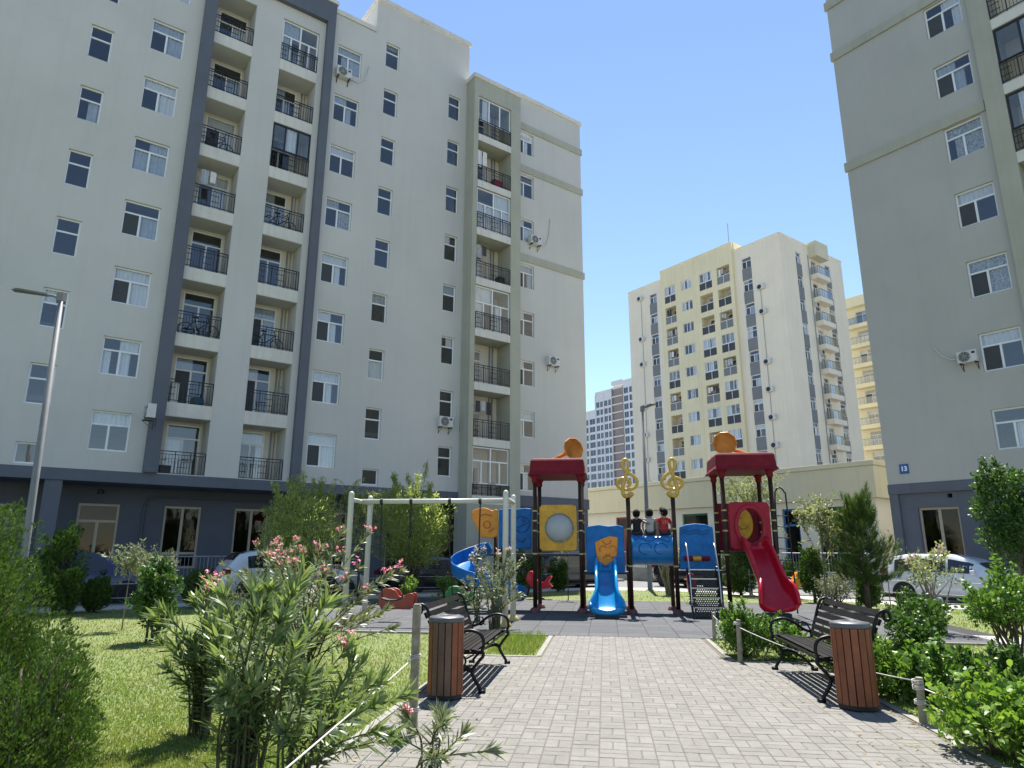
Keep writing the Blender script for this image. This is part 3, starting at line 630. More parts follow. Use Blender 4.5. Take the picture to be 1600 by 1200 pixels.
# ---------------------------------------------------------------- yellow block farther back on the right
UQ = 98.0
QB = thing('apartment_block', 'pale yellow block with glass balconies squeezed between two nearer blocks', 'building', UV(UQ, 50), GA-R(90))
mb = MB(); rq = [36.4-3.02*k for k in range(10)]
wall(mb, 0, 22, 0, 38.6, [(3.3, 5.2, z-2.1, z+.0) for z in rq] + [(8, 9.9, z-2.1, z) for z in rq]); mb.quad((0, 0, 0), (0, 14, 0), (0, 14, 38.6), (0, 0, 38.6)); mb.box(-.1, 22, -.1, 14, 38.61, 38.9); mb.box(0.1, 22, 13.8, 14, 0, 38)
mb.build('wall', mat('plaster_pale_yellow', (.74, .68, .46), .9, .05, .3), QB, recalc=False)
mb = MB(); mb.box(2.1, 6.5, -1.1, 0, 37.0, 38.5); mb.build('balcony_canopy', m_yel, QB)
for z in rq:
    for x in (3.3, 8.0):
        window(QB, I4, x, z-2.1, 1.9, 2.1, 'D', r=rw, name='balcony_door', cprob=.5)
        mp = MB(); mp.box(x-1, x+3.2, -1.1, -.01, z-2.75, z-2.15); mp.build('balcony_tray', m_yel, QB, recalc=False)
        mp = MB(); mp.box(x-.95, x+3.15, -1.08, -1.06, z-2.12, z-1.2); mp.build('balcony_glass', m_glass, QB, recalc=False)
        mp = MB()
        for i in range(8): mp.box(x-.95+i*.58, x-.91+i*.58, -1.05, -1.02, z-2.15, z-1.2)
        mp.box(x-.98, x+3.18, -1.1, -1.04, z-1.2, z-1.14); mp.build('balcony_rail', m_spand, QB, recalc=False)

# ---------------------------------------------------------------- white high-rise far behind
UT = 175.0
TW = thing('high_rise', 'distant white and brown high rise seen past the grey block', 'building', UV(UT, 196), GA-R(90))
rw = random.Random(2)
m_brown = mat('tower_brown', (.34, .28, .26), .9, .06, .3); m_tw = mat('tower_white', (.76, .76, .76), .8, .04, .3); m_tg = mat('tower_glass', (.05, .07, .10), .12, .3, .12, spec=1.0)
secs = [(0, 11.3, 53.3, 3), (11.3, 20.0, 59.9, 4), (20.0, 26.0, 62.6, 0), (26.0, 31.5, 61.9, 2)]
mb = MB()
for x0, x1, top, n in secs: mb.box(x0, x1, 0 if n else .8, 14, 0, top); mb.box(x0-.1, x1+.1, -.2, .4, top-.4, top+.5) if n else mb.box(x0, x1, -.1, .4, top-1.2, top+.4)
mb.build('wall', m_tw, TW, recalc=False)
mb = MB(); mb.box(20.02, 25.98, .5, .8, 0, 60); mb.build('brown_wall', m_brown, TW, recalc=False)
mb = MB()
for x in (20.0, 25.7): mb.box(x, x+.3, -.05, .5, 0, 60.5)
mb.build('brown_pilaster', m_brown, TW, recalc=False)
tw_mesh = {}
def twin(x, z, w_):
    k = round(w_, 2)
    if k not in tw_mesh: b_ = MB(); b_.box(0, w_, -.02, .05, 0, 2.1); tw_mesh[k] = b_.mesh('window', m_tg)
    link('window', tw_mesh[k], TW, loc=(x, 0, z))
for x0, x1, top, n in secs:
    nf = int((top-1)/3)
    for f in range(3, nf):
        z = f*3.0+.3
        if n:
            ws = (x1-x0)/n
            for i in range(n): twin(x0+ws*i+.35, z, ws*.36); twin(x0+ws*i+.45+ws*.36, z, ws*.36)
        else:
            b_ = MB(); b_.box(x0+.31, x1-.31, -.3, .5, z-.55, z-.15); b_.build('balcony_slab', m_tw, TW, recalc=False)
mb = MB()
for x in (3.77, 7.5, 11.2, 15.6, 19.9): mb.box(x-.18, x+.18, -.25, 0, 0, 53 if x < 11 else 59.4)
mb.build('rib', m_tw, TW, recalc=False)
# ---------------------------------------------------------------- ground, road, kerbs, lawn, path, playground floor
m_asph = mat('asphalt_pale', (.17, .17, .17), .9, .15, .6, .3, 40)
m_side = mat('walk_concrete', (.42, .41, .38), .9, .1, .8, .15, 40)
m_kerb = mat('kerb_stone', (.25, .24, .215), .9, .1, 2, .2, 40)
m_soil = mat('lawn_soil', (.12, .16, .045), .95, .35, 1.1, .5, 25, c2=(.13, .14, .05))
m_paver = mat('paver', (.198, .190, .171), .9, .1, 7, .4, 90, island=.11, c2=(.158, .151, .134))
m_joint = mat('joint_sand', (.13, .115, .09), .95, .2, 6)
m_rub = mat('rubber_tile', (.095, .098, .105), .95, .12, 5, .5, 160, island=.14)
m_rubj = mat('rubber_joint', (.03, .03, .03), .95, .1, 3)
def sheet_obj(name, pts, z, m, thick=0):
    mb = MB(); n = len(pts); P = [Vector((p[0], p[1], z)) for p in pts]
    if thick:
        Q = [Vector((p[0], p[1], z-thick)) for p in pts]; mb.add(P+Q, [tuple(range(n)), tuple(range(2*n-1, n-1, -1))] + [(i, i+n, (i+1) % n+n, (i+1) % n) for i in range(n)])
    else: mb.add(P, [tuple(range(n))])
    return struct(mb.build(name, m))
G0 = -.13
sheet_obj('ground', [(-900, -300), (900, -300), (900, 1500), (-900, 1500)], G0, m_asph)
def corner(u0, u1, v0, v1, rad, n=8):
    """courtyard outline in the block grid, far corner rounded"""
    pts = [UV(u0, v0), UV(u1, v0)] + [UV(u1-rad+rad*math.cos(t), v1-rad+rad*math.sin(t)) for t in [i*math.pi/2/n for i in range(n+1)]] + [UV(u0, v1)]
    return [(p.x, p.y) for p in pts]
sheet_obj('sidewalk', corner(-40, 24.0, -14, 23.2, 4.5), -.008, m_side, .12)
sheet_obj('lawn', corner(-40, 22.4, -14, 21.6, 4.0), 0, m_soil)
# pavement strip along the left block
sheet_obj('sidewalk', [tuple(UV(u, v).xy) for u, v in ((-40, 28.6), (29, 28.6), (29, 34), (-40, 34))], -.006, m_side, .12)
# path: straight walk plus the two bench bays
L0, R0, LB0, RB0, T0, TB, TN = -1.02, 1.78, -2.15, 2.91, 13.63, 10.97, 1.0
outl = [RT(LB0, TN), RT(RB0, TN), RT(RB0, TB), RT(R0, TB), RT(R0, T0), RT(L0, T0), RT(L0, TB), RT(LB0, TB)]
path = sheet_obj('path', [tuple(p.xy) for p in outl], .004, m_joint)
B = .2275; g = .0035
def in_path(r_, t_): return t_ < TB and LB0-.01 < r_ < RB0+.01 or (t_ < T0 and L0-.01 < r_ < R0+.01)
def paver_mesh(w_, d_):
    mb = MB(); h_ = .02; e = .006
    mb.add([(0, 0, 0), (w_, 0, 0), (w_, d_, 0), (0, d_, 0), (0, 0, h_-.004), (w_, 0, h_-.004), (w_, d_, h_-.004), (0, d_, h_-.004), (e, e, h_), (w_-e, e, h_), (w_-e, d_-e, h_), (e, d_-e, h_)],
           [(0, 1, 5, 4), (1, 2, 6, 5), (2, 3, 7, 6), (3, 0, 4, 7), (4, 5, 9, 8), (5, 6, 10, 9), (6, 7, 11, 10), (7, 4, 8, 11), (8, 9, 10, 11)])
    return mb
pv = {'v': paver_mesh(B/2-2*g, B-2*g), 'h': paver_mesh(B-2*g, B/2-2*g)}
pvm = {k: v.mesh('paver', m_paver) for k, v in pv.items()}
bricks = []
c0 = int((LB0+.093)/B)-2
for ci in range(c0, c0+26):
    r_ = -.093+ci*B
    for bi in range(4, 62):
        t_ = bi*B + (B/2 if ci % 2 else 0)*0
        if not in_path(r_+B/2, t_+B/2): continue
        if (ci+bi) % 2: bricks += [('v', r_+g, t_+g), ('v', r_+B/2+g, t_+g)]
        else: bricks += [('h', r_+g, t_+g), ('h', r_+g, t_+B/2+g)]
def vis(r_, t_):
    p = RT(r_, t_); return abs(p.x/max(p.y, .1)) < .8 and p.y > 4.5
bricks.sort(key=lambda b_: (not vis(b_[1], b_[2]), b_[2]))
rest = MB(); rp = random.Random(9)
for i, (k, r_, t_) in enumerate(bricks):
    p = RT(r_, t_, .006+rp.uniform(0, .003)-.0178)
    if i < 300:
        o = link('paver', pvm[k], path, loc=p, rotz=-PA+rp.uniform(-.006, .006))
    else:
        rest.M = Matrix.Translation(p) @ Matrix.Rotation(-PA+rp.uniform(-.006, .006), 4, 'Z'); rest.add(pv[k].v, pv[k].f)
stuff(rest.build('pavers_beyond', m_paver, path, recalc=False))
def kerb_run(a, b, parent, w_=.08, h_=.012):
    n = max(1, int((b-a).length/1.0)); d = (b-a)/n; ang = math.atan2(d.y, d.x)
    mb = MB(); mb.box(.004, d.length-.004, -w_/2, w_/2, -.1, h_); me = mb.mesh('kerb_stone', m_kerb)
    for i in range(n): link('kerb_stone', me, parent, loc=a+d*i, rotz=ang)
kb = struct(bpy.data.objects.new('kerb', None)); col.objects.link(kb)
for a, b in ((RT(LB0-.05, 3), RT(LB0-.05, TB+.05)), (RT(LB0, TB+.05), RT(L0-.05, TB+.05)), (RT(L0-.05, TB+.1), RT(L0-.05, T0)), (RT(R0+.05, TB+.1), RT(R0+.05, T0)), (RT(R0+.1, TB+.05), RT(RB0, TB+.05)), (RT(RB0+.05, 3), RT(RB0+.05, TB+.1))): kerb_run(a, b, kb)
kr = struct(bpy.data.objects.new('kerb', None)); col.objects.link(kr)
kerb_run(UV(-14, 23.25), UV(19.4, 23.25), kr, .14, .03); kerb_run(UV(24.05, -4), UV(24.05, 18.6), kr, .14, .03)
# playground rubber tiles
TR0, TR1, TT0, TT1, TS = -7.2, 7.6, T0+.02, 23.1, .57
pg = sheet_obj('playground_floor', [tuple(RT(r_, t_).xy) for r_, t_ in ((TR0, TT0), (TR1, TT0), (TR1, TT1), (TR0, TT1))], .004, m_rubj)
tl = MB(); e = .012; q = TS-.008
tl.add([(0, 0, 0), (q, 0, 0), (q, q, 0), (0, q, 0), (0, 0, .014), (q, 0, .014), (q, q, .014), (0, q, .014), (e, e, .02), (q-e, e, .02), (q-e, q-e, .02), (e, q-e, .02)], [(0, 1, 5, 4), (1, 2, 6, 5), (2, 3, 7, 6), (3, 0, 4, 7), (4, 5, 9, 8), (5, 6, 10, 9), (6, 7, 11, 10), (7, 4, 8, 11), (8, 9, 10, 11)])
tme = tl.mesh('rubber_tile', m_rub); rest = MB(); n = 0
tiles = [(TR0+i*TS, TT0+j*TS) for j in range(int((TT1-TT0)/TS)) for i in range(int((TR1-TR0)/TS))]
for r_, t_ in tiles:
    p = RT(r_+.004, t_+.004, -.006+rp.uniform(0, .004)); n += 1
    if n <= 300: link('rubber_tile', tme, pg, loc=p, rotz=-PA)
    else: rest.M = Matrix.Translation(p) @ Matrix.Rotation(-PA, 4, 'Z'); rest.add(tl.v, tl.f)
stuff(rest.build('tiles_beyond', m_rub, pg, recalc=False))
kerb_run(RT(TR0, TT0-.07), RT(L0-.1, TT0-.07), kb, .08, .035); kerb_run(RT(R0+.1, TT0-.07), RT(TR1, TT0-.07), kb, .08, .035)
# light cross paths in the lawn
sheet_obj('path', [tuple(p.xy) for p in (ground(1480, 1006), ground(1700, 1018), ground(1700, 1000), ground(1480, 992))], .008, m_side)
# ---------------------------------------------------------------- benches
m_slat = mat('bench_slat', (.014, .012, .0115), .7, .35, 5, .15, 40, island=.3, spec=.12)
m_cast = mat('cast_iron', (.007, .007, .008), .4, .2, 8, spec=.3)
def flatpath(mb, pts, x, w_=.022, th=.016, n=None):
    """square-section bar in the (y,z) plane at x"""
    mb.tube([(x, y, z) for y, z in pts], th, 6, True, None)
def spline(pts, k=5):
    out = []; P = [Vector(p).to_3d() if len(p) == 2 else Vector(p) for p in pts]
    for i in range(len(P)-1):
        p0, p1, p2, p3 = P[max(i-1, 0)], P[i], P[i+1], P[min(i+2, len(P)-1)]
        for j in range(k):
            t = j/k; out.append(.5*((2*p1)+(p2-p0)*t+(2*p0-5*p1+4*p2-p3)*t*t+(3*p1-p0-3*p2+p3)*t**3))
    out.append(P[-1]); return out
def spl2(pts, k=5): return [(p.x, p.y) for p in spline([(a, b, 0) for a, b in pts], k)]
def bench(loc, rotz, label):
    t = thing('park_bench', label, 'bench', loc, rotz, 'benches facing each other across the path'); Lh = 1.04
    seatc = [(.27, .435), (.20, .455), (.12, .452), (.04, .44), (-.04, .428), (-.12, .42), (-.19, .425)]
    sm = MB(); sm.box(-Lh-.02, Lh+.02, -.031, .031, -.013, .013); sme = sm.mesh('seat_slat', m_slat)
    for i, (y, z) in enumerate(seatc):
        o = link('seat_slat', sme, t, loc=(0, y, z)); a = seatc[max(i-1, 0)]; b = seatc[min(i+1, 6)]
        o.rotation_euler = (math.atan2(a[1]-b[1], a[0]-b[0]) if i else R(38), 0, 0)
    bm_ = MB(); bm_.box(-Lh-.02, Lh+.02, -.012, .012, -.034, .034); bme = bm_.mesh('back_slat', m_slat)
    for i in range(6):
        z = .50+.083*i; y = -.225-.03*i-.004*i*i*.6
        o = link('back_slat', bme, t, loc=(0, y, z)); o.rotation_euler = (R(14+3*i), 0, 0)
    for sx in (-Lh, Lh):
        mb = MB()
        flatpath(mb, spl2([(.30, 0), (.27, .06), (.20, .17), (.19, .24), (.26, .34), (.31, .40), (.29, .445), (.20, .44)]), sx, th=.021)
        flatpath(mb, spl2([(-.22, 0), (-.18, .07), (-.06, .18), (.10, .25), (.20, .21)]), sx, th=.02)
        mb.box(sx-.03, sx+.03, .26, .34, 0, .035); mb.box(sx-.03, sx+.03, -.26, -.18, 0, .035)
        mb.build('leg', m_cast, t, True)
        mb = MB(); flatpath(mb, spl2([(.29, .43), (.12, .432), (-.06, .405), (-.20, .40), (-.235, .50), (-.30, .70), (-.37, .90), (-.44, .955), (-.50, .93), (-.50, .87), (-.45, .86), (-.44, .90)]), sx, th=.019); mb.build('side_frame', m_cast, t, True)
        mb = MB(); flatpath(mb, spl2([(.28, .44), (.315, .52), (.28, .63), (.16, .675), (.02, .64), (-.12, .54), (-.23, .50)]), sx, th=.019)
        flatpath(mb, spl2([(-.22, .52), (-.16, .62), (-.08, .63), (-.05, .56), (-.10, .52), (-.14, .55)]), sx, th=.011); mb.build('armrest', m_cast, t, True)
        mb = MB(); flatpath(mb, [(.03+.075*math.cos(i*.524), .335+.075*math.sin(i*.524)) for i in range(13)], sx, th=.013)
        flatpath(mb, spl2([(.03, .26), (-.02, .33), (.05, .36), (.07, .32)]), sx, th=.01); flatpath(mb, [(.10, .36), (.20, .41)], sx, th=.01); flatpath(mb, [(-.04, .37), (-.10, .405)], sx, th=.01); flatpath(mb, [(.09, .29), (.18, .25)], sx, th=.01); mb.build('scroll', m_cast, t, True)
    return t
bench(RT(-1.74, 9.23, .008), -PA-R(90), 'black slatted park bench with cast iron scrolls beside the left wooden bin')
bench(RT(2.58, 9.32, .008), -PA+R(90), 'black slatted park bench with cast iron scrolls behind the right wooden bin')
# ---------------------------------------------------------------- litter bins
m_woodb = mat('bin_wood', (.24, .070, .024), .55, .35, 3, .2, 30, c2=(.12, .036, .014), island=.0)
m_woodb2 = mat('bin_wood_weathered', (.15, .085, .052), .6, .3, 3, .2, 30)
m_lid = mat('bin_lid', (.10, .105, .115), .4, .2, 6); m_black = mat('black_plastic', (.012, .012, .013), .6, .2, 5)
def litter_bin(loc, rotz, label, weathered, tilt=0):
    t = thing('litter_bin', label, 'bin', loc, rotz, 'wooden litter bins at the path'); t.rotation_euler = (0, tilt, rotz)
    n = 16; Rr = .185; sw = 2*math.pi*Rr/n*.9; mb = MB(); mb.box(-sw/2, sw/2, -.011, .011, .055, .80)
    me = [mb.mesh('wood_slat', m_woodb), mb.mesh('wood_slat', m_woodb2)]
    for i in range(n):
        a = 2*math.pi*(i+.5)/n; link('wood_slat', me[1 if i in weathered else 0], t, loc=(Rr*math.sin(a), -Rr*math.cos(a), 0), rotz=a)
    mb = MB(); mb.lathe([(.165, .03), (.165, .80)], 28); mb.build('liner', m_black, t, True)
    mb = MB(); mb.lathe([(.178, 0), (.185, .012), (.185, .05), (.172, .052)], 28); mb.build('base', m_black, t)
    mb = MB(); mb.lathe([(.165, .80), (.196, .803), (.2, .815), (.2, .845), (.192, .856), (.09, .872), (.078, .868), (.074, .82)], 36); mb.build('lid', m_lid, t, True)
    mb = MB(); mb.lathe([(0, .80), (.165, .80)], 20); mb.build('inner', m_black, t)
    return t
litter_bin(RT(-1.80, 7.88, .008), -PA+.15, 'round wooden slatted litter bin with some greyed slats beside tall post', {0, 14, 15})
litter_bin(RT(2.57, 8.02, .008), -PA+.05, 'round reddish wooden slatted litter bin in front of the right bench', set())
# ---------------------------------------------------------------- post and rope fences
m_wood = mat('grey_post_wood', (.33, .29, .21), .85, .35, 9, .3, 30); m_rope = mat('rope', (.62, .60, .54), .9, .15, 20); m_post = mat('post_metal', (.22, .23, .24), .5, .15, 5)
def rope(mb, a, b, sag=.06, r_=.008, n=10):
    a = Vector(a); b = Vector(b); mb.tube([a.lerp(b, i/n)-Vector((0, 0, sag*4*(i/n)*(1-i/n))) for i in range(n+1)], r_, 5)
def fence(label, posts, ropes, pr=.04, pm=None, square=False, group=None, sag=.06, rr=.008):
    """posts: (point, height); ropes: ((i,z),(j,z)) between posts, or explicit points"""
    o0 = posts[0][0]; t = thing('rope_fence', label, 'fence', o0, 0, group); pm = pm or m_wood
    for p, h in posts:
        q = p-o0; mb = MB()
        if square: mb.box(q.x-pr, q.x+pr, q.y-pr, q.y+pr, -.15, h-.012); mb.box(q.x-pr*.85, q.x+pr*.85, q.y-pr*.85, q.y+pr*.85, h-.012, h)
        else: mb.tube([(q.x, q.y, -.15), (q.x+.01, q.y, h*.5), (q.x+.015, q.y-.01, h)], [pr*1.05, pr, pr*.95], 10)
        po = mb.build('post', pm, t, bevel=.006)
    for (i, za), (j, zb) in ropes:
        a = posts[i][0]-o0 + Vector((0, 0, za)); b = (posts[j][0]-o0 + Vector((0, 0, zb)))
        mb = MB(); rope(mb, a + (b-a).normalized()*pr*.9, b, sag, rr)
        for dz in (0, .014, .028): mb.tube([a+Vector(((pr+.008)*1.1*math.cos(k*.7), (pr+.008)*1.1*math.sin(k*.7), dz-.014+.004*math.sin(k))) for k in range(10)], rr*.8, 4, False)
        mb.build('rope', m_rope, t, True, recalc=False)
    return t
fence('tall weathered square post with two white ropes in front of left bin', [(Vector((-.87, 6.55, 0)), 1.11), (Vector((-1.40, 2.2, 0)), .7)], [((0, .655), (1, .38)), ((0, .21), (1, .06))], .036, None, True, sag=.02, rr=.006)
fence('short round wooden posts with slack ropes along the right shrub bed', [(Vector((3.93, 7.0, 0)), .42), (Vector((3.38, 10.62, 0)), .6), (Vector((3.7, 13.0, 0)), .5), (Vector((4.45, 4.2, 0)), .45)], [((0, .38), (1, .5)), ((1, .55), (2, .45)), ((0, .33), (3, .33)), ((0, .2), (3, .12))], .036, sag=.08, rr=.006)
pl = [(UV(-9+3.4*i, 21.35), .78) for i in range(9)]
fence('low wire fence with thin posts along the road before the parked cars', pl, [((i, z), (i+1, z)) for i in range(8) for z in (.34, .7)], .022, m_post, sag=.03, rr=.009)
pl = [(UV(22.1, 15.5-3.1*i), .95 if i == 0 else .8) for i in range(6)]
fence('low wire fence with thin grey posts beside the road by the white minivan', pl, [((i, z), (i+1, z)) for i in range(5) for z in (.4, .75)], .03, m_post, sag=.02, rr=.009)
mb = MB(); p = Vector((8.5, 14.0, 0)); mb.lathe([(.075, -.1), (.072, .3), (.07, .62), (.062, .70), (.03, .715), (0, .715)], 14); o = mb.build('bollard', mat('bollard_paint', (.42, .42, .39), .7, .2, 5), None, True); o.location = p
tag(o, 'pale round bollard on the right lawn in front of the minivan', 'bollard')
# ---------------------------------------------------------------- street lamps
m_lamp = mat('lamp_metal', (.19, .195, .20), .6, .12, 3, spec=.3)
def lamp(base, h, label, arm, head, r0=.085, tilt=0):
    t = thing('street_lamp', label, 'street lamp', base, 0); t.rotation_euler = (0, R(tilt), 0)
    mb = MB(); mb.lathe([(r0*1.7, -.1), (r0*1.7, .02), (r0*1.05, .03), (r0, .5), (r0*.62, h), (0, h)], 16); mb.build('pole', m_lamp, t, True)
    a = Vector(arm); mb = MB(); mb.tube([(0, 0, h-.12), Vector((0, 0, h-.06))+a*.5, Vector((0, 0, h-.04))+a], .032, 8); mb.box(-.08, .08, -.08, .08, h-.2, h+.03); mb.build('arm', m_lamp, t)
    d = a.normalized(); s_ = Vector((-d.y, d.x, 0)); M_ = Matrix.Translation(Vector((0, 0, h-.06))+a) @ Matrix(((d.x, s_.x, 0, 0), (d.y, s_.y, 0, 0), (0, 0, 1, 0), (0, 0, 0, 1))) @ Matrix.Rotation(R(-6), 4, 'Y')
    mb = MB(M_); mb.add([(-.05, -.09, 0), (head, -.13, .0), (head, .13, .0), (-.05, .09, 0), (-.05, -.07, .06), (head*.8, -.1, .045), (head, -.08, .03), (head, .08, .03), (head*.8, .1, .045), (-.05, .07, .06)], [(3, 2, 1, 0), (0, 1, 6, 5, 4), (2, 3, 9, 8, 7), (4, 5, 8, 9), (5, 6, 7, 8), (1, 2, 7, 6), (0, 4, 9, 3)]); mb.build('lamp_head', m_lamp, t, bevel=.01)
lamp(at_y(34, 905, 16.3).xy.to_3d(), 7.95, 'tall grey street lamp at the left picture edge with flat head', (-.35, -.1, 0), .75, .095, -1.6)
lamp(ground(1016, 922), 7.75, 'grey street lamp between the treble clefs in front of the podium', (.12, -.2, 0), .55, .1)
# ---------------------------------------------------------------- playground tower set
m_post_b = mat('post_brown', (.042, .021, .014), .5, .2, 3, spec=.25); m_mar = mat('plastic_maroon', (.19, .008, .018), .6, .22, 5, .15, 30, spec=.2)
m_red = mat('plastic_red', (.54, .008, .028), .3, .14, 5, spec=.4); m_blu = mat('plastic_blue', (.006, .155, .45), .45, .22, 5, .3, 9, spec=.25)
m_blu2 = mat('plastic_light_blue', (.008, .26, .58), .22, .14, 5, spec=.5); m_org = mat('plastic_orange', (.82, .27, .005), .35, .16, 5, .1, 12); m_yelp = mat('plastic_yellow', (.66, .33, .01), .4, .22, 6)
m_crim = mat('plastic_crimson', (.36, .006, .026), .45, .16, 4, .1, 30, spec=.3); m_gold = mat('gold_paint', (.62, .40, .07), .3, .15, 4, .1, 20); m_clamp = mat('clamp_cream', (.50, .39, .14), .5, .1, 4); m_foot = mat('foot_maroon', (.17, .07, .065), .6, .15, 4); m_deck = mat('deck_black', (.010, .011, .018), .5, .2, 4); m_steel = mat('steel', (.55, .56, .57), .3, .1, 4, metal=.8)
m_engr = mat('engraved_line', (.005, .085, .27), .5, .1, 4); m_engo = mat('engraved_orange', (.50, .155, .005), .5, .1, 4)
PC = (1.2, 19.0)
PS = thing('play_structure', 'two tower play structure with maroon roofs, slides, tunnel and golden treble clefs', 'play structure', RT(*PC), -PA)
PM = Matrix.Translation((-PC[0], -PC[1], 0))
def pm(): return MB(PM)
def rbox(x0, x1, z0, z1, rad=.06, n=4):
    o = []
    for cx, cz, a0 in ((x1-rad, z0+rad, -90), (x1-rad, z1-rad, 0), (x0+rad, z1-rad, 90), (x0+rad, z0+rad, 180)):
        for i in range(n+1): a = R(a0+90*i/n); o.append((cx+rad*math.cos(a), cz+rad*math.sin(a)))
    return o
def groove(parent, lines, y, m, r_=.014, name='engraving'):
    mb = pm()
    for L_ in lines: mb.tube([(a, y, b) for a, b in L_], r_, 5, False)
    return mb.build(name, m, parent, True, recalc=False)
def circ(cx, cz, r_, a0=0, a1=360, n=14): return [(cx+r_*math.cos(R(a0+(a1-a0)*i/n)), cz+r_*math.sin(R(a0+(a1-a0)*i/n))) for i in range(n+1)]
posts = [(-1.85, 18.4, 3.62), (-.62, 18.4, 3.62), (-1.85, 19.75, 3.62), (-.62, 19.75, 3.62), (.64, 18.4, 3.0), (1.81, 18.4, 3.0), (.64, 19.75, 2.2), (1.81, 19.75, 2.2), (3.1, 18.4, 3.7), (4.32, 18.4, 3.7), (3.1, 19.75, 3.7), (4.32, 19.75, 3.7), (-3.1, 19.6, 2.3), (-3.1, 20.6, 2.3)]
for r_, t_, h in posts:
    mb = pm(); mb.lathe([(.057, 0), (.057, h)], 14, (r_, t_, 0)); po = mb.build('post', m_post_b, PS, True)
    mb = pm(); mb.lathe([(.15, .0), (.15, .05), (.12, .11), (.075, .14), (.06, .14)], 12, (r_, t_, 0)); mb.build('foot_cover', m_foot, PS)
    mb = pm()
    for z in ([2.62, 2.36, 2.1, 1.5] if h > 3.5 else [2.15, 1.2]): mb.lathe([(.058, z-.02), (.068, z-.018), (.068, z+.018), (.058, z+.02)], 14, (r_, t_, 0))
    mb.build('clamp', m_clamp, po)
def roof(x0, x1, y0, y1, z0, z1, px):
    o = MB(PM); e = .07
    prof = [(x0-.04, y0-.04, z0), (x0+.02, y0+.02, z0+.1), (x0+e*.6, y0+e*.6, z1-.06), (x0+e*1.2, y0+e*1.2, z1)]
    prof2 = [(x1+.04, y1+.04), (x1-.02, y1-.02), (x1-e*.6, y1-e*.6), (x1-e*1.2, y1-e*1.2)]
    vs = []; 
    for (a, b, z), (c, d) in zip(prof, prof2): vs += [(a, b, z), (c, b, z), (c, d, z), (a, d, z)]
    fs = [(i*4+k, i*4+(k+1) % 4, (i+1)*4+(k+1) % 4, (i+1)*4+k) for i in range(3) for k in range(4)] + [(3, 2, 1, 0), (12, 13, 14, 15)]
    o.add(vs, fs); ro = o.build('roof', m_mar, PS, bevel=.02, seg=3)
    for a, b in px:
        c = MB(PM); c.lathe([(.065, z0-.2), (.085, z0-.17), (.085, z0-.08), (.12, z0-.02), (.12, z0+.0)], 14, (a, b, 0)); c.build('post_cap', m_mar, ro)
    return ro
roof(-2.0, -.47, 18.22, 19.92, 3.58, 4.03, [p_[:2] for p_ in posts[:4]]); roof(2.92, 4.5, 18.22, 19.92, 3.66, 4.11, [p_[:2] for p_ in posts[8:12]])
def horn(c, d, neck):
    """octagonal gramophone bell facing d with a bent neck"""
    d = Vector(d).normalized(); q = d.to_track_quat('Z', 'Y').to_matrix().to_4x4()
    mb = MB(PM @ Matrix.Translation(c) @ q); mb.lathe([(.325, .07), (.312, .082), (.25, .01), (.15, -.10), (.075, -.2), (.03, -.34), (0, -.34)], 10); mb.lathe([(.05, -.36), (.09, -.2), (.165, -.1), (.262, .0), (.325, .07)], 10); b = mb.build('horn_bell', m_org, PS)
    s_ = Vector(c)-d*.3; mb = pm(); mb.tube(spline([s_, s_-d*.12+Vector((0, 0, -.03)), *[Vector(n) for n in neck]], 4), [.055]*5+[.05]*4+[.042]*(max(0, 4*(len(neck)+1)+1-9)), 10); mb.build('horn_neck', m_org, PS, True)
horn((-.83, 18.75, 4.33), (.55, -.8, .12), [(-1.25, 19.1, 4.16), (-1.55, 19.2, 4.06)])
horn((3.3, 18.75, 4.42), (-.16, -.95, .05), [(3.7, 19.15, 4.27), (4.15, 19.25, 4.15)])
# decks
for x0, x1, z in ((-1.8, -.67, 1.5), (-.62, .62, 1.05), (1.83, 3.1, 1.1), (3.12, 4.3, 1.58), (-3.1, -1.9, 1.5)):
    mb = pm(); mb.box(x0, x1, 18.45, 19.7, z-.06, z); mb.build('deck', m_deck, PS)
# yellow bubble panel
def ring_panel(outer, inner, y0, y1):
    """flat panel with a hole: outer/inner rings with the same number of points"""
    mb = pm(); n = len(outer)
    vs = [(x, y0, z) for x, z in outer] + [(x, y0, z) for x, z in inner] + [(x, y1, z) for x, z in outer] + [(x, y1, z) for x, z in inner]
    fs = []
    for i in range(n):
        j = (i+1) % n; fs += [(i, j, n+j, n+i), (2*n+j, 2*n+i, 3*n+i, 3*n+j), (j, i, 2*n+i, 2*n+j), (n+i, n+j, 3*n+j, 3*n+i)]
    return mb.add(vs, fs)
def resample(ring, n):
    P = [Vector((x, z)) for x, z in ring]; P.append(P[0]); L_ = [0]
    for a, b in zip(P, P[1:]): L_.append(L_[-1]+(b-a).length)
    out = []
    for i in range(n):
        s_ = L_[-1]*i/n; k = max(j for j in range(len(L_)) if L_[j] <= s_+1e-9); k = min(k, len(P)-2)
        p = P[k].lerp(P[k+1], (s_-L_[k])/max(1e-9, L_[k+1]-L_[k])); out.append((p.x, p.y))
    return out
def polar_sort(ring, c, n):
    """n points of a star-shaped ring at equal angles around c"""
    big = resample(ring, 400); out = []
    for i in range(n):
        a = 2*math.pi*i/n; best = min(big, key=lambda p: abs((math.atan2(p[1]-c[1], p[0]-c[0])-a+math.pi) % (2*math.pi)-math.pi)); out.append(best)
    return out
cx, cz = -1.19, 2.17
yp = ring_panel(polar_sort(rbox(-1.72, -.73, 1.58, 2.78, .07), (cx, cz), 48), [(cx+.37*math.cos(2*math.pi*i/48), cz+.37*math.sin(2*math.pi*i/48)) for i in range(48)], 18.33, 18.41).build('bubble_panel', m_yelp, PS, bevel=.012)
groove(yp, [circ(cx, cz, .40)], 18.33, m_clamp, .016, 'bubble_rim')
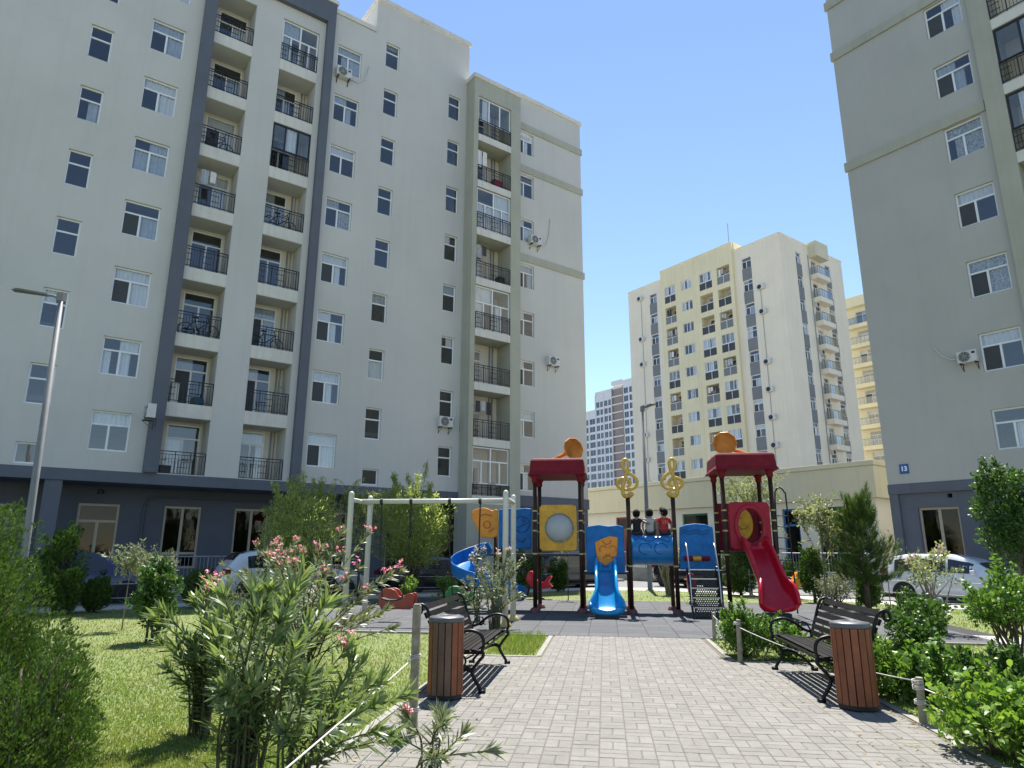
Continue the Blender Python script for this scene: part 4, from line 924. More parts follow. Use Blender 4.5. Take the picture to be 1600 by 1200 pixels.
mb = MB(PM @ Matrix.Translation((cx, 18.36, cz)) @ Matrix.Rotation(R(90), 4, 'X')); mb.lathe([(.36, 0), (.355, .09), (.31, .19), (.22, .26), (.1, .295), (0, .30)], 28); mb.build('bubble_dome', glassmat('scratched_acrylic', (.75, .77, .75), 1.45, .25, .5), yp, True)
# left: blue panel, orange panel, curved blue slide
wav = [(-2.95, 1.63), (-2.03, 1.63), (-2.03, 2.73), (-2.2, 2.75), (-2.45, 2.72), (-2.7, 2.75), (-2.95, 2.71)]
mb = pm(); mb.prism(wav, 19.16, 19.26); pn = mb.build('side_panel', m_blu, PS, bevel=.025, seg=3); groove(pn, [circ(-2.3, 2.3, .22), [(-2.44, 2.2), (-2.15, 2.34)], circ(-2.25, 2.42, .05), [(-2.7, 1.8), (-2.5, 1.92), (-2.3, 1.8), (-2.2, 1.9)]], 19.15, m_engr)
ow = spl2([(-3.55, 1.97), (-3.05, 1.97), (-3.05, 2.7), (-3.2, 2.7), (-3.4, 2.78), (-3.62, 2.76), (-3.8, 2.68), (-3.78, 2.45), (-3.66, 2.25), (-3.6, 2.1)], 3)
mb = pm(); mb.prism(ow, 19.52, 19.62); pn = mb.build('end_panel', m_org, PS, bevel=.025, seg=3); groove(pn, [circ(-3.35, 2.3, .1), [(-3.55, 2.55), (-3.4, 2.6), (-3.2, 2.55)], [(-3.3, 2.1), (-3.15, 2.2)]], 19.51, m_engo)
def trough(path, widths, heights, name, m, thick=.035, rail=0):
    """U-shaped slide swept along path (points in root frame); side vector stays horizontal"""
    mb = pm(); P = [Vector(p) for p in path]; n = len(P); vs = []; 
    for i, p in enumerate(P):
        d = P[min(i+1, n-1)]-P[max(i-1, 0)]; d.z *= 1; h_ = Vector((d.x, d.y, 0)).normalized(); sv = Vector((h_.y, -h_.x, 0)); up = sv.cross(d.normalized()); up = up if up.z > 0 else -up
        w_, hh = widths[i], heights[i]; t_ = thick
        sec = [(-w_-t_, hh), (-w_-t_*.3, hh+.02), (-w_, hh-.02), (-w_*1.0, hh*.35), (-w_*.9, .02), (-w_*.4, 0), (0, -.004), (w_*.4, 0), (w_*.9, .02), (w_*1.0, hh*.35), (w_, hh-.02), (w_+t_*.2, hh+.015), (w_+t_, hh), (w_+t_*.9, hh*.3), (w_*.85, -t_), (0, -t_*1.3), (-w_*.85, -t_), (-w_-t_*.9, hh*.3)]
        vs += [p+sv*a+up*b for a, b in sec]
    k = 18; fs = [(i*k+j, i*k+(j+1) % k, (i+1)*k+(j+1) % k, (i+1)*k+j) for i in range(n-1) for j in range(k)] + [tuple(range(k)), tuple((n-1)*k+j for j in range(k))[::-1]]
    mb.add(vs, fs); so_ = mb.build(name, m, PS, True, sub=1)
    if rail:
        for c in (0, 12):
            tb = pm(); tb.tube([vs[i*k+(1 if c == 0 else 11)] for i in range(n)], rail, 8); tb.build('slide_rail', m, so_, True)
    return so_
pts = []; 
for i in range(16):
    a = R(95+250*i/15); pts.append((-3.15+.85*math.cos(a), 19.1+.95*math.sin(a), 1.55-1.3*(i/15)**.9))
trough(pts, [.27]*16, [.34]*16, 'curved_slide', m_blu)
# blue slide panel with orange face
mb = pm(); mb.prism([(-.49, 1.02), (.5, 1.02), (.5, 2.2), (.35, 2.25), (.1, 2.22), (-.15, 2.26), (-.4, 2.22), (-.49, 2.18)], 18.33, 18.43); pn = mb.build('slide_panel', m_blu, PS, bevel=.03, seg=3)
mb = pm(); mb.prism([(-.17, 1.24), (-.05, 1.17), (.12, 1.17), (.25, 1.26), (.31, 1.55), (.34, 1.93), (.12, 1.96), (-.1, 1.88), (-.26, 1.80), (-.23, 1.5)], 18.30, 18.33); fo = mb.build('face_panel', m_org, pn, bevel=.015)
groove(fo, [circ(.05, 1.86, .11, 180, 360), circ(-.05, 1.62, .09, 20, 220), circ(.2, 1.62, .09, -40, 160), circ(.07, 1.30, .16, 35, 145), circ(.07, 1.52, .05, 180, 360)], 18.297, m_engo, .013)
def ease(a, b, t): t = max(0, min(1, t)); t = t*t*(3-2*t); return a+(b-a)*t
n = 16; pts = [(-.0+.01*i/n, 18.32-1.42*i/n, [1.10, 1.08, 1.03, .95, .86, .80, .755, .70, .62, .53, .44, .35, .27, .21, .18, .165, .16][i]) for i in range(n+1)]
trough(pts, [.225 if i < 9 else ease(.225, .38, (i-9)/5) for i in range(n+1)], [.30-.004*i if i < 10 else ease(.26, .13, (i-10)/6) for i in range(n+1)], 'wave_slide', m_blu2, .065, .045)
mb = pm(); mb.box(-.28, .28, 16.95, 17.5, 0, .13); mb.build('slide_base', m_deck, PS, bevel=.02)
# treble clefs
clef = [(-.10, .10), (-.08, .04), (.0, .02), (.07, .07), (.09, .2), (.06, .4), (.0, .62), (-.05, .8), (-.05, .92), (.0, .985), (.06, .95), (.075, .84), (.02, .70), (-.10, .60), (-.20, .50), (-.235, .38), (-.18, .26), (-.03, .20), (.13, .24), (.21, .35), (.16, .46), (.03, .49), (-.07, .42), (-.07, .33), (.0, .29)]
for x, sgn in ((.62, -1), (1.83, 1)):
    P = spline([(x+sgn*a*1.2, 18.4+.02*math.sin(i*.8), 2.96+b*1.04) for i, (a, b) in enumerate(clef)], 5); mb = pm(); mb.tube(P, [.042+.012*math.sin(min(1, i/len(P))*math.pi*3)**2 for i in range(len(P))], 8); mb.lathe([(0, -.075), (.06, -.05), (.085, 0), (.06, .05), (0, .075)], 12, (x-sgn*.1, 18.4, 3.05)); mb.lathe([(.06, -.05), (.1, .0), (.06, .06)], 12, (x, 18.4, 3.0)); mb.build('treble_clef', m_gold, PS, True)
# tunnel
mb = MB(PM @ Matrix.Translation((.70, 18.95, 1.61)) @ Matrix.Rotation(R(90), 4, 'Y')); mb.lathe([(.34, -.02), (.40, 0), (.40, .06), (.385, .08), (.385, 1.04), (.40, 1.06), (.40, 1.12), (.34, 1.14), (.33, 1.0), (.33, .1), (.34, -.02)], 32); tn = mb.build('tunnel', mat('plastic_tunnel_blue', (.012, .20, .50), .3, .14, 5, .1, 9, spec=.5), PS, True)
mb = pm()
def tp(x, a): return (x, 18.95-.388*math.cos(a), 1.61+.388*math.sin(a))
for cx_, cz_ in ((1.05, .1), (1.45, .1)): mb.tube([tp(cx_+.16*math.cos(R(20*i)), cz_+.38*math.sin(R(20*i))) for i in range(15)], .012, 5, False)
mb.tube([tp(.8+.1*i, .75+.15*math.sin(i*1.3)) for i in range(10)], .012, 5, False); mb.build('engraving', m_engr, tn)
# blue ladder panel with bead bar, perforated steps, handrails
mb = pm(); mb.prism([(1.9, 1.12), (2.82, 1.12), (2.80, 2.2), (2.6, 2.27), (2.35, 2.29), (2.1, 2.26), (1.95, 2.2)], 18.45, 18.55); pn = mb.build('ladder_panel', m_blu, PS, bevel=.03, seg=3)
groove(pn, [[(1.98+.08*i, 2.1+.03*math.sin(i*1.6)) for i in range(10)], [(1.98+.08*i, 2.03+.03*math.sin(i*1.6)) for i in range(10)]], 18.445, m_engr)
for i, (c, m) in enumerate(((2.02, m_mar), (2.24, m_yelp), (2.46, m_mar))): mb = pm(); mb.tube([(c, 18.40, 1.40), (c+.21, 18.40, 1.40)], .06, 12); mb.build('bead', m, pn)
LX0, LX1 = 2.08, 2.72
for i in range(5):
    z0 = .06+.215*i; t_ = 17.35+.17*i; mb = pm()
    hs_ = [(LX0+.05+.055*a+(.0275 if b % 2 else 0), LX0+.078+.055*a+(.0275 if b % 2 else 0), z0+.03+.045*b, z0+.055+.045*b) for a in range(10) for b in range(4)]
    wall(mb, LX0, LX1, z0, z0+.205, hs_, y=t_, depth=.006); mb.build('riser_grid', m_deck, PS, recalc=False)
    mb = pm(); mb.box(LX0, LX1, t_-.01, t_+.16, z0+.205, z0+.222); tr_ = mb.build('tread', m_deck, PS)
    mb = pm(); mb.box(LX0, LX1, t_-.018, t_-.011, z0+.20, z0+.226); mb.build('nosing', m_steel, tr_)
for x in (LX0-.03, LX1+.03):
    mb = pm(); mb.tube([(x, 17.33, .02), (x, 18.2, 1.14)], .03, 6); mb.build('stringer', m_deck, PS)
    mb = pm(); mb.tube(spline([(x, 17.5, .3), (x, 17.62, 1.0), (x, 17.9, 1.55), (x, 18.15, 1.78), (x, 18.4, 1.72)], 4), .018, 8); mb.build('handrail', m_steel, PS, True)
# red tower panel with oval opening, yellow disc, long red slide
cx, cz = 3.72, 2.22
ov = [(cx+.30*math.cos(2*math.pi*i/48), cz+.44*math.sin(2*math.pi*i/48)) for i in range(48)]
rp_ = ring_panel(polar_sort(rbox(3.2, 4.23, 1.62, 2.83, .1), (cx, cz), 48), ov, 18.33, 18.43).build('arch_panel', m_crim, PS, bevel=.03, seg=3)
ring_panel([(cx+(.40)*math.cos(2*math.pi*i/48), cz+.54*math.sin(2*math.pi*i/48)) for i in range(48)], ov, 18.27, 18.34).build('arch_rim', m_crim, rp_, bevel=.02)
mb = MB(PM @ Matrix.Translation((cx+.10, 19.78, 2.32)) @ Matrix.Rotation(R(90), 4, 'X')); mb.lathe([(0, .03), (.3, .03), (.32, 0), (.3, -.03), (0, -.03)], 24, sx=.85, sy=1.35); yd = mb.build('yellow_disc', m_yelp, PS); groove(yd, [circ(cx+.1, 2.32, .14, 200, 340), [(3.68, 2.45), (3.8, 2.5)]], 19.74, m_engo)
mb = pm(); mb.box(3.16, 4.5, 19.82, 19.9, 1.6, 2.9); mb.build('rear_panel', m_mar, PS, bevel=.02)
n = 18; pts = []
for i in range(n+1):
    f = i/n; z = 1.72-1.5*ease(0, 1, f*.97)**1.0 if False else (1.66-(1.40)*f**1.15 if f < .8 else ease(1.66-1.40*.8**1.15, .27, (f-.8)/.2)); pts.append((3.76+.10*f, 18.30-1.72*f, z))
trough(pts, [.27 if i < 12 else ease(.27, .40, (i-12)/5) for i in range(n+1)], [.29 if i < 11 else ease(.29, .36, (i-11)/3) if i < 15 else ease(.36, .17, (i-15)/3) for i in range(n+1)], 'long_slide', m_red, .06, .042)
mb = pm(); mb.box(3.55, 4.15, 16.7, 17.0, 0, .22); mb.build('slide_base', m_deck, PS, bevel=.02)
mb = pm(); mb.tube(spline([(4.42, 18.6, 1.55), (4.45, 18.6, 2.9), (4.5, 18.62, 3.15), (4.62, 18.7, 3.22), (4.75, 18.8, 3.1), (4.78, 18.8, 2.8), (4.82, 18.85, .05)], 4), .02, 7); mb.build('climbing_hoop', m_deck, PS, True)
for i in range(9): mb = pm(); mb.tube([(4.44, 18.62, .25+.28*i), (4.80, 18.83, .25+.28*i)], .013, 6); mb.build('rung', m_deck, PS)
# ---------------------------------------------------------------- swing frame
m_cw = mat('swing_cream', (.56, .55, .47), .4, .08, 3)
SW = thing('swing_frame', 'cream steel swing frame with two swings left of the tower', 'swing', RT(-3.9, 15.6), -PA); SM = Matrix.Translation((3.9, -15.6, 0))
SL, SRr, SZ = -5.72, -2.15, 2.70
for r_ in (SL, SRr):
    for t_ in (14.95, 16.25):
        mb = MB(SM); mb.lathe([(.065, -.05), (.065, 2.80), (.058, 2.85), (.03, 2.885), (0, 2.89)], 14, (r_, t_, 0)); mb.build('post', m_cw, SW, True)
        mb = MB(SM); mb.lathe([(.14, -.02), (.14, .05), (.10, .11), (.07, .13)], 10, (r_, t_, 0)); mb.build('foot', m_clamp, SW, True)
    mb = MB(SM); mb.tube([(r_, 14.9, SZ), (r_, 16.3, SZ)], .05, 10); mb.build('end_bar', m_cw, SW, True)
mb = MB(SM); mb.tube([(SL-.03, 15.6, SZ), (SRr+.03, 15.6, SZ)], .058, 12); mb.build('top_bar', m_cw, SW, True)
for c in (-4.85, -3.2):
    mb = MB(SM); mb.prism(spl2([(c-.24, .5), (c-.1, .46), (c+.1, .46), (c+.24, .5), (c+.24, .53), (c+.1, .49), (c-.1, .49), (c-.24, .53)], 2), 15.5, 15.72); st = mb.build('swing_seat', m_black, SW)
    for s_ in (-.36, .36):
        mb = MB(SM); mb.tube([(c+s_, 15.6, SZ-.05), (c+s_*.95, 15.6, 1.6), (c+(.24 if s_ > 0 else -.24), 15.6, .52)], .016, 6); mb.build('chain', m_black, SW)
        mb = MB(SM); mb.lathe([(.062, -.035), (.07, -.03), (.07, .03), (.062, .035)], 12); o = mb.build('hanger', m_black, SW); o.rotation_euler = (0, R(90), 0); o.location = (c+s_+3.9, 0, SZ); o.data.transform(SM.inverted())
# ---------------------------------------------------------------- spring riders and moulded toys on the rubber floor
def rider(loc, rotz, label, m, outline, w_=.16):
    t = thing('spring_rider', label, 'spring rider', loc, rotz, 'spring riders round the tower set')
    mb = MB(); mb.prism(spl2(outline, 3), -w_/2, w_/2); mb.build('body', m, t, True, bevel=.03, seg=3)
    mb = MB(); mb.tube([(.09*math.cos(i*.6), .09*math.sin(i*.6), .05+.30*i/40) for i in range(41)], .014, 5); mb.build('spring', m_black, t, True)
    mb = MB(); mb.lathe([(.2, 0), (.2, .03), (.12, .05)], 14); mb.build('base', m_black, t)
    mb = MB(); mb.tube([(.13, -.2, .72), (.13, .2, .72)], .018, 7); mb.build('handle', m_clamp, t)
fish = [(-.48, .42), (-.36, .55), (-.46, .74), (-.34, .72), (-.18, .56), (.0, .58), (.12, .72), (.22, .9), (.34, .86), (.42, .66), (.34, .5), (.2, .38), (-.1, .33), (-.34, .36), (-.48, .42)]
rider(ground(842, 936), R(165), 'red animal spring rider behind the bubble panel tower', m_red, fish, .22)
rider(ground(1082, 944), R(80), 'pink red spring rider behind the perforated ladder', m_red, fish, .22)
rider(ground(1238, 938), R(10), 'orange spring rider to the right of the long red slide', m_org, fish, .2)
def toy(loc, rotz, label, m, s=1.0):
    t = thing('rocking_toy', label, 'rocking toy', loc, rotz); 
    out = spl2([(-.45, .06), (-.3, .0), (.3, .0), (.45, .06), (.5, .3), (.46, .42), (.3, .40), (.18, .34), (.08, .36), (-.02, .5), (-.2, .55), (-.38, .52), (-.44, .42), (-.5, .36)], 3)
    for y in (-.2, .2): mb = MB(); mb.prism([(a*s, b*s) for a, b in out], y-.03, y+.03); mb.build('side', m, t, bevel=.015)
    mb = MB(); mb.box(-.4*s, .4*s, -.17, .17, .2*s, .24*s); mb.build('seat', m, t); mb = MB(); mb.tube([(-.25*s, -.17, .4*s), (-.25*s, .17, .4*s)], .015, 6); mb.build('handle', m_clamp, t)
toy(ground(621, 951), -.1, 'low red moulded rocking toy near the left end of the swing', m_mar if False else mat('plastic_brick_red', (.36, .06, .03), .4, .1, 3))
toy(ground(722, 946), .1, 'low green moulded rocking toy behind the left bench', mat('plastic_green', (.03, .20, .05), .4, .1, 3))
# ---------------------------------------------------------------- three children sitting on the tunnel, backs to the camera
m_skin = mat('skin', (.30, .17, .11), .55, .08, 8); m_hair = mat('hair_black', (.006, .005, .005), .75, .2, 30, .5, 120, spec=.2)
def skinmesh(name, V, E_, rad, m, parent, sub=2, root=0):
    me = bpy.data.meshes.new(name); me.from_pydata([tuple(v) for v in V], E_, []); o = link(name, me, parent)
    me.materials.append(m); md = o.modifiers.new('skin', 'SKIN'); md.use_smooth_shade = True
    for i, r_ in enumerate(rad):
        s_ = me.skin_vertices[0].data[i]; s_.radius = r_ if isinstance(r_, tuple) else (r_, r_); s_.use_root = i == root
    sb = o.modifiers.new('sub', 'SUBSURF'); sb.levels = sub; sb.render_levels = sub
    return o
def child(loc, rotz, label, shirt, shorts, la, ra, headturn=0.0, sc=1.0, sleeves=True, print_=None, lean=0.0, quiff=False):
    """seated; local +y is where the child looks; la/ra: elbow and hand points of left (x-) and right (x+) arm"""
    t = thing('person', label, 'person', loc, rotz); t.scale = (sc,)*3
    T = [(0, 0, .09), (0, .0, .2), (0, -.005+lean*.4, .32), (0, lean, .41), (0, lean, .46), (0, .01+lean, .505), (0, .015+lean, .575), (0, .012+lean, .64)]
    rT = [(.105, .085), (.10, .08), (.105, .08), (.085, .065), .042, (.065, .068), (.088, .094), (.066, .072)]
    V = list(T); E_ = [(i, i+1) for i in range(7)]; rad = list(rT)
    def limb(base, pts, rs):
        k = base
        for p, r_ in zip(pts, rs): V.append(p); rad.append(r_); E_.append((k, len(V)-1)); k = len(V)-1
        return k
    hands = []
    for sx, (el, hd) in ((-1, la), (1, ra)):
        limb(3, [(sx*.125, lean, .415), el, hd], [.04, .03, .021]); hands.append((Vector(el), Vector(hd), sx))
        limb(0, [(sx*.07, .06, .075), (sx*.10, .36, .055), (sx*.10, .43, -.12), (sx*.10, .44, -.30), (sx*.105, .53, -.325)], [.068, .052, .042, .028, .024])
    body = skinmesh('body', V, E_, rad, m_skin, t)
    for el, hd, sx in hands:               # palms and five fingers each
        d = (hd-el).normalized(); side = d.cross(Vector((0, 1, 0))).normalized()*sx
        V2 = [hd, hd+d*.035]; E2 = [(0, 1)]; r2 = [.018, (.022, .012)]
        for k in range(4):
            a = hd+d*.05+side*(k-1.5)*.013; V2 += [a, a+d*.024+Vector((0, .004, -.002)), a+d*(.042-.004*abs(k-1.2))+Vector((0, .012, -.006))]; n_ = len(V2); E2 += [(1, n_-3), (n_-3, n_-2), (n_-2, n_-1)]; r2 += [.0075, .007, .006]
        a = hd+d*.02-side*.025; V2 += [a, a+d*.022-side*.008]; n_ = len(V2); E2 += [(0, n_-2), (n_-2, n_-1)]; r2 += [.009, .007]
        skinmesh('hand', V2, E2, r2, m_skin, t, 1)
    hc = Vector((0, .014+lean, .585)); Hm = Matrix.Translation(hc) @ Matrix.Rotation(headturn, 4, 'Z')
    mb = MB(Hm)                               # hair cap: the crown, sides and nape, open at the face
    n1, n2 = 20, 11
    vs = []; 
    for j in range(n2):
        ph = math.pi*.02+math.pi*.80*j/(n2-1)
        for i in range(n1):
            th = 2*math.pi*i/n1; front = max(0, math.sin(th)); p_ = min(ph, math.pi*(.78-.46*min(1, front*1.15)**.8)+.0)
            r_ = .116+.007*mnoise.noise(Vector((i*.9, j*.9, sc*9)))
            z = math.cos(p_)*r_*1.06+.012; q = Vector((math.sin(p_)*math.cos(th)*r_*.90, math.sin(p_)*math.sin(th)*r_*1.03, z))
            if quiff and front > .3 and ph < 1.0: q += Vector((0, .02, .03*front))
            vs.append(q)
    mb.add(vs, [(j*n1+i, j*n1+(i+1) % n1, (j+1)*n1+(i+1) % n1, (j+1)*n1+i) for j in range(n2-1) for i in range(n1)] + [tuple(range(n1))]); mb.build('hair', m_hair, t, True, sub=1)
    mb = MB(Hm)
    for sx in (-1, 1): mb.lathe([(0, -.02), (.012, -.016), (.016, 0), (.012, .018), (0, .022)], 8, (sx*.096, -.002, -.005), .6, 1)
    mb.tube([(0, .1, .012), (0, .116, -.01), (0, .104, -.02)], [.008, .012, .008], 6); fc = mb.build('face', m_skin, t, True)
    mb = MB(Hm)
    for sx in (-1, 1): mb.lathe([(0, -.008), (.010, 0), (0, .008)], 8, (sx*.036, .092, .014))
    mb.build('eyes', m_hair, fc, True)
    mb = MB(Hm); mb.tube([(-.024, .088, -.042), (0, .095, -.045), (.024, .088, -.042)], .005, 5); mb.build('mouth', mat('lips', (.30, .10, .09), .5), fc, True)
    # shirt
    V = [(0, 0, .075), (0, .0, .2), (0, -.005+lean*.4, .32), (0, lean, .42), (0, lean, .462)]; rad = [(.122, .1), (.116, .094), (.118, .093), (.096, .074), .046]; E_ = [(0, 1), (1, 2), (2, 3), (3, 4)]
    for el, hd, sx in hands:
        sh = Vector((sx*.13, lean, .417)); e2 = sh.lerp(el, .62 if sleeves else .12); V += [sh, e2]; k = len(V); E_ += [(3, k-2), (k-2, k-1)]; rad += [.052, .047]
    skinmesh('shirt', V, E_, rad, shirt, t)
    V = [(0, 0, .05)]; rad = [(.118, .09)]; E_ = []
    for sx in (-1, 1): V += [(sx*.072, .07, .075), (sx*.095, .30, .06)]; k = len(V); E_ += [(0, k-2), (k-2, k-1)]; rad += [.082, .07]
    skinmesh('shorts', V, E_, rad, shorts, t)
    if print_: text(print_, .12, t, (.01, -.1055+lean*.4, .335), mat('print_orange', (.75, .30, .05), .6), (R(90), 0, 0), 'shirt_number', .002, .004)
    return t
m_shb = mat('shirt_black', (.010, .010, .013), .8, .2, 8); m_shg = mat('shirt_grey', (.44, .42, .41), .85, .1, 8); m_shr = mat('shirt_red', (.46, .02, .03), .75, .12, 8); m_sho = mat('shorts_dark', (.03, .03, .05), .8, .2, 8)
TZ = 1.61+.39
child(RT(.87, 18.93, TZ-.012), -PA-.12, 'child in black T-shirt seated at the left on the blue tunnel, back turned', m_shb, m_sho, ((-.19, .04, .25), (-.17, .07, .08)), ((.235, -.075, .36), (.30, -.13, .33)), -.25, .98, lean=.02)
child(RT(1.22, 18.93, TZ-.012), -PA, 'child in grey sleeveless top seated in the middle on the blue tunnel, back turned', m_shg, m_sho, ((-.20, -.03, .27), (-.17, -.05, .09)), ((.20, -.03, .26), (.18, -.05, .08)), .3, 1.0, False, lean=-.015)
child(RT(1.60, 18.94, TZ-.012), -PA+.16, 'child in red numbered T-shirt seated at the right on the blue tunnel, head turned', m_shr, m_sho, ((-.21, -.02, .26), (-.18, -.04, .08)), ((.21, .03, .25), (.19, .05, .08)), R(55), 1.03, True, '191', quiff=True)
# ---------------------------------------------------------------- parked cars
m_tyre = mat('tyre', (.015, .015, .016), .8, .15, 9); m_rim = mat('rim', (.42, .43, .44), .3, .1, 4, metal=.7); m_cglass = mat('car_glass', (.012, .015, .018), .06, .1, 2, spec=.9)
m_tail = mat('tail_lamp', (.22, .008, .012), .15, .1, 4); m_head = mat('head_lamp', (.55, .57, .6), .1, .1, 4, spec=.9); m_plate = mat('number_plate', (.6, .6, .58), .5, .05, 9)
def interp(tab, x):
    if x <= tab[0][0]: return tab[0][1]
    for (a, p), (b, q) in zip(tab, tab[1:]):
        if x <= b: f = (x-a)/(b-a); f = f*f*(3-2*f)*.5+f*.5; return p+(q-p)*f
    return tab[-1][1]
def car(loc, rotz, label, paint, L_, W, top, belt, bot=.22, wb=(.18, .80), wr=.33, tail_h=None, roofbox=None, doors=3):
    """x runs from the tail (0) to the nose (L). top/belt: (x, z) tables"""
    t = thing('parked_car', label, 'car', loc, rotz, 'cars parked round the courtyard')
    gx0, gx1 = roofbox                                  # where the roof proper starts and ends
    def sec(x):
        f = x/L_; e = min(f, 1-f); hw = W/2*(1-.14*max(0, 1-e/.09)**2-.05*max(0, 1-e/.3))
        zt, zb = interp(top, x), interp(belt, x); zb = min(zb, zt-.015)
        g_ = max(0, min(1, (zt-zb)/.45)); hwt = hw*(.98-.24*g_); b0 = bot+.10*max(0, 1-e/.06)
        return [(0, b0), (hw*.80, b0), (hw*.955, b0+.07), (hw, b0+.22), (hw*1.0, (b0+zb)/2+.05), (hw*.985, zb-.07), (hw*.955, zb), (hw*.955+(hwt-hw*.955)*.5, zb+(zt-zb)*.5), (hwt, zt-.05*g_-.004), (hwt*.90, zt-.012*g_), (hwt*.5, zt+.006), (0, zt+.012)]
    NS = 44; mb = MB(); xs = [L_*(.5-.5*math.cos(math.pi*i/NS)) for i in range(NS+1)]; vs = []; K = 23
    for x in xs:
        s_ = sec(x); ring = [(x, y, z) for y, z in s_] + [(x, -y, z) for y, z in s_[-2:0:-1]]; K = len(ring); vs += ring
    fs = [(i*K+j, i*K+(j+1) % K, (i+1)*K+(j+1) % K, (i+1)*K+j) for i in range(NS) for j in range(K)] + [tuple(range(K)), tuple(NS*K+j for j in range(K))[::-1]]
    mb.add(vs, fs); mb.build('body', paint, t, True)
    def side(x, f, sy, off=.010):
        s_ = sec(x); a, m_, b = s_[6], s_[7], s_[8]; y = a[0]+(b[0]-a[0])*f; z = a[1]+(b[1]-a[1])*f; return (x, sy*(y+off), z+off*.3)
    dx = (gx1-gx0)
    for sy in (-1, 1):
        for k in range(doors):
            a = gx0+dx*(k/doors)+.035; b = gx0+dx*((k+1)/doors)-.035; m2 = MB(); n = 8
            lo = [side(a+(b-a)*i/n, .10, sy) for i in range(n+1)]; hi = [side(a+(b-a)*i/n, .84, sy) for i in range(n+1)]
            m2.add(lo+hi, [(i, i+1, n+2+i, n+1+i) for i in range(n)]); m2.build('side_window', m_cglass, t, True)
        for wx in wb:
            M_ = Matrix.Translation((L_*wx, sy*(W/2-.09), wr)) @ Matrix.Rotation(R(90)*-sy, 4, 'X')
            m2 = MB(M_); m2.lathe([(.0, .095), (wr+.055, .095), (wr+.055, .0)], 24); m2.build('wheel_arch', m_black, t)
            m2 = MB(M_); m2.lathe([(wr*.62, .12), (wr*.9, .125), (wr, .10), (wr, -.10), (wr*.9, -.12), (wr*.6, -.12)], 28); wo_ = m2.build('wheel', m_tyre, t, True)
            m2 = MB(M_); m2.lathe([(wr*.66, .105), (wr*.62, .122), (wr*.57, .105), (wr*.5, .06)], 24)
            for i in range(5):
                a = i*2*math.pi/5; m2.add([(math.cos(a+d_)*r_, math.sin(a+d_)*r_, .112 if r_ < .2 else .10) for r_, d_ in ((.05, -.7), (wr*.6, -.16), (wr*.6, .16), (.05, .7))], [(0, 1, 2, 3)])
            m2.lathe([(0, .12), (.06, .115), (.065, .09)], 10); m2.build('rim', m_rim, wo_)
        m2 = MB(); m2.box(gx1-.12, gx1+.02, sy*(W/2-.01), sy*(W/2+.16), interp(belt, gx1)+.02, interp(belt, gx1)+.17); m2.build('mirror', paint, t, bevel=.03, seg=3)
        zt_ = tail_h or .85; m2 = MB(); m2.box(-.012, .24, sy*W*.30, sy*(W/2*.93), zt_-.09, zt_+.09); m2.build('tail_light', m_tail, t, bevel=.03, seg=3)
        m2 = MB(); m2.box(L_-.30, L_-.03, sy*W*.28, sy*(W/2*.88), .60, .76); m2.build('headlight', m_head, t, bevel=.03, seg=3)
        for k in range(1, doors): m2 = MB(); x = gx0+dx*k/doors-.02; m2.box(x-.15, x-.02, sy*(W/2-.005), sy*(W/2+.012), interp(belt, x)-.13, interp(belt, x)-.10); m2.build('door_handle', paint, t)
    def topw(x0, x1, name):
        m2 = MB(); n = 6; vs = []
        for i in range(n+1):
            x = x0+(x1-x0)*i/n; s_ = sec(x)
            for f in (-.93, -.5, 0, .5, .93): z = s_[9][1] if abs(f) > .6 else s_[10][1] if abs(f) > .1 else s_[11][1]; vs.append((x+(.008 if x1 > L_*.5 else -.008), s_[8][0]*f, z+.012))
        m2.add(vs, [(i*5+j, i*5+j+1, i*5+5+j+1, i*5+5+j) for i in range(n) for j in range(4)]); m2.build(name, m_cglass, t, True)
    topw(gx1+.05, gx1+.62, 'windscreen'); topw(max(.05, gx0-.42), gx0-.03, 'rear_window')
    m2 = MB(); m2.box(-.02, .0, -.26, .26, .62, .73); m2.build('number_plate', m_plate, t); m2 = MB(); m2.box(.05, L_-.05, -W/2+.06, W/2-.06, .17, .26); m2.build('underbody', m_black, t)
    return t
SUV = dict(L_=4.5, W=1.84, top=[(0, .95), (.12, 1.12), (.55, 1.58), (1.2, 1.66), (2.3, 1.66), (2.9, 1.55), (3.5, 1.10), (4.2, 1.0), (4.5, .72)], belt=[(0, .98), (1, 1.04), (3, .98), (3.5, .96), (4.5, .70)], roofbox=(.75, 3.0), wr=.36, wb=(.19, .80), bot=.26, tail_h=.98)
SED = dict(L_=4.6, W=1.78, top=[(0, .90), (.12, 1.0), (.75, 1.06), (1.35, 1.40), (1.9, 1.45), (2.6, 1.42), (3.3, 1.02), (4.2, .90), (4.6, .66)], belt=[(0, .95), (1.2, .98), (3.3, .93), (4.6, .62)], roofbox=(1.15, 2.9), wr=.32, wb=(.21, .80), tail_h=.82, doors=2)
VAN = dict(L_=4.55, W=1.80, top=[(0, .95), (.08, 1.15), (.35, 1.56), (.9, 1.64), (2.2, 1.64), (2.8, 1.52), (3.6, 1.08), (4.25, .90), (4.55, .66)], belt=[(0, .98), (1.5, 1.0), (3.0, .98), (3.6, .95), (4.55, .64)], roofbox=(.45, 3.05), wr=.33, wb=(.17, .80), tail_h=1.05)
def paint(n, c): return mat('car_paint_' + n, c, .25, .04, 1, coat=.8, metal=.1)
VC = 25.2
def along(px): return on_v(px, 905, VC).dot(eu)
G1 = Vector((0, 0, G0+.001))
car(UV(along(-30), VC)+G1, GA, 'dark blue car parked behind the pointed thuja on the left', paint('navy', (.008, .014, .05)), **SUV)
car(UV(along(338), VC)+G1, GA, 'white hatchback SUV with dark red tail lamp parked behind the oleander', paint('white', (.72, .73, .75)), **SUV)
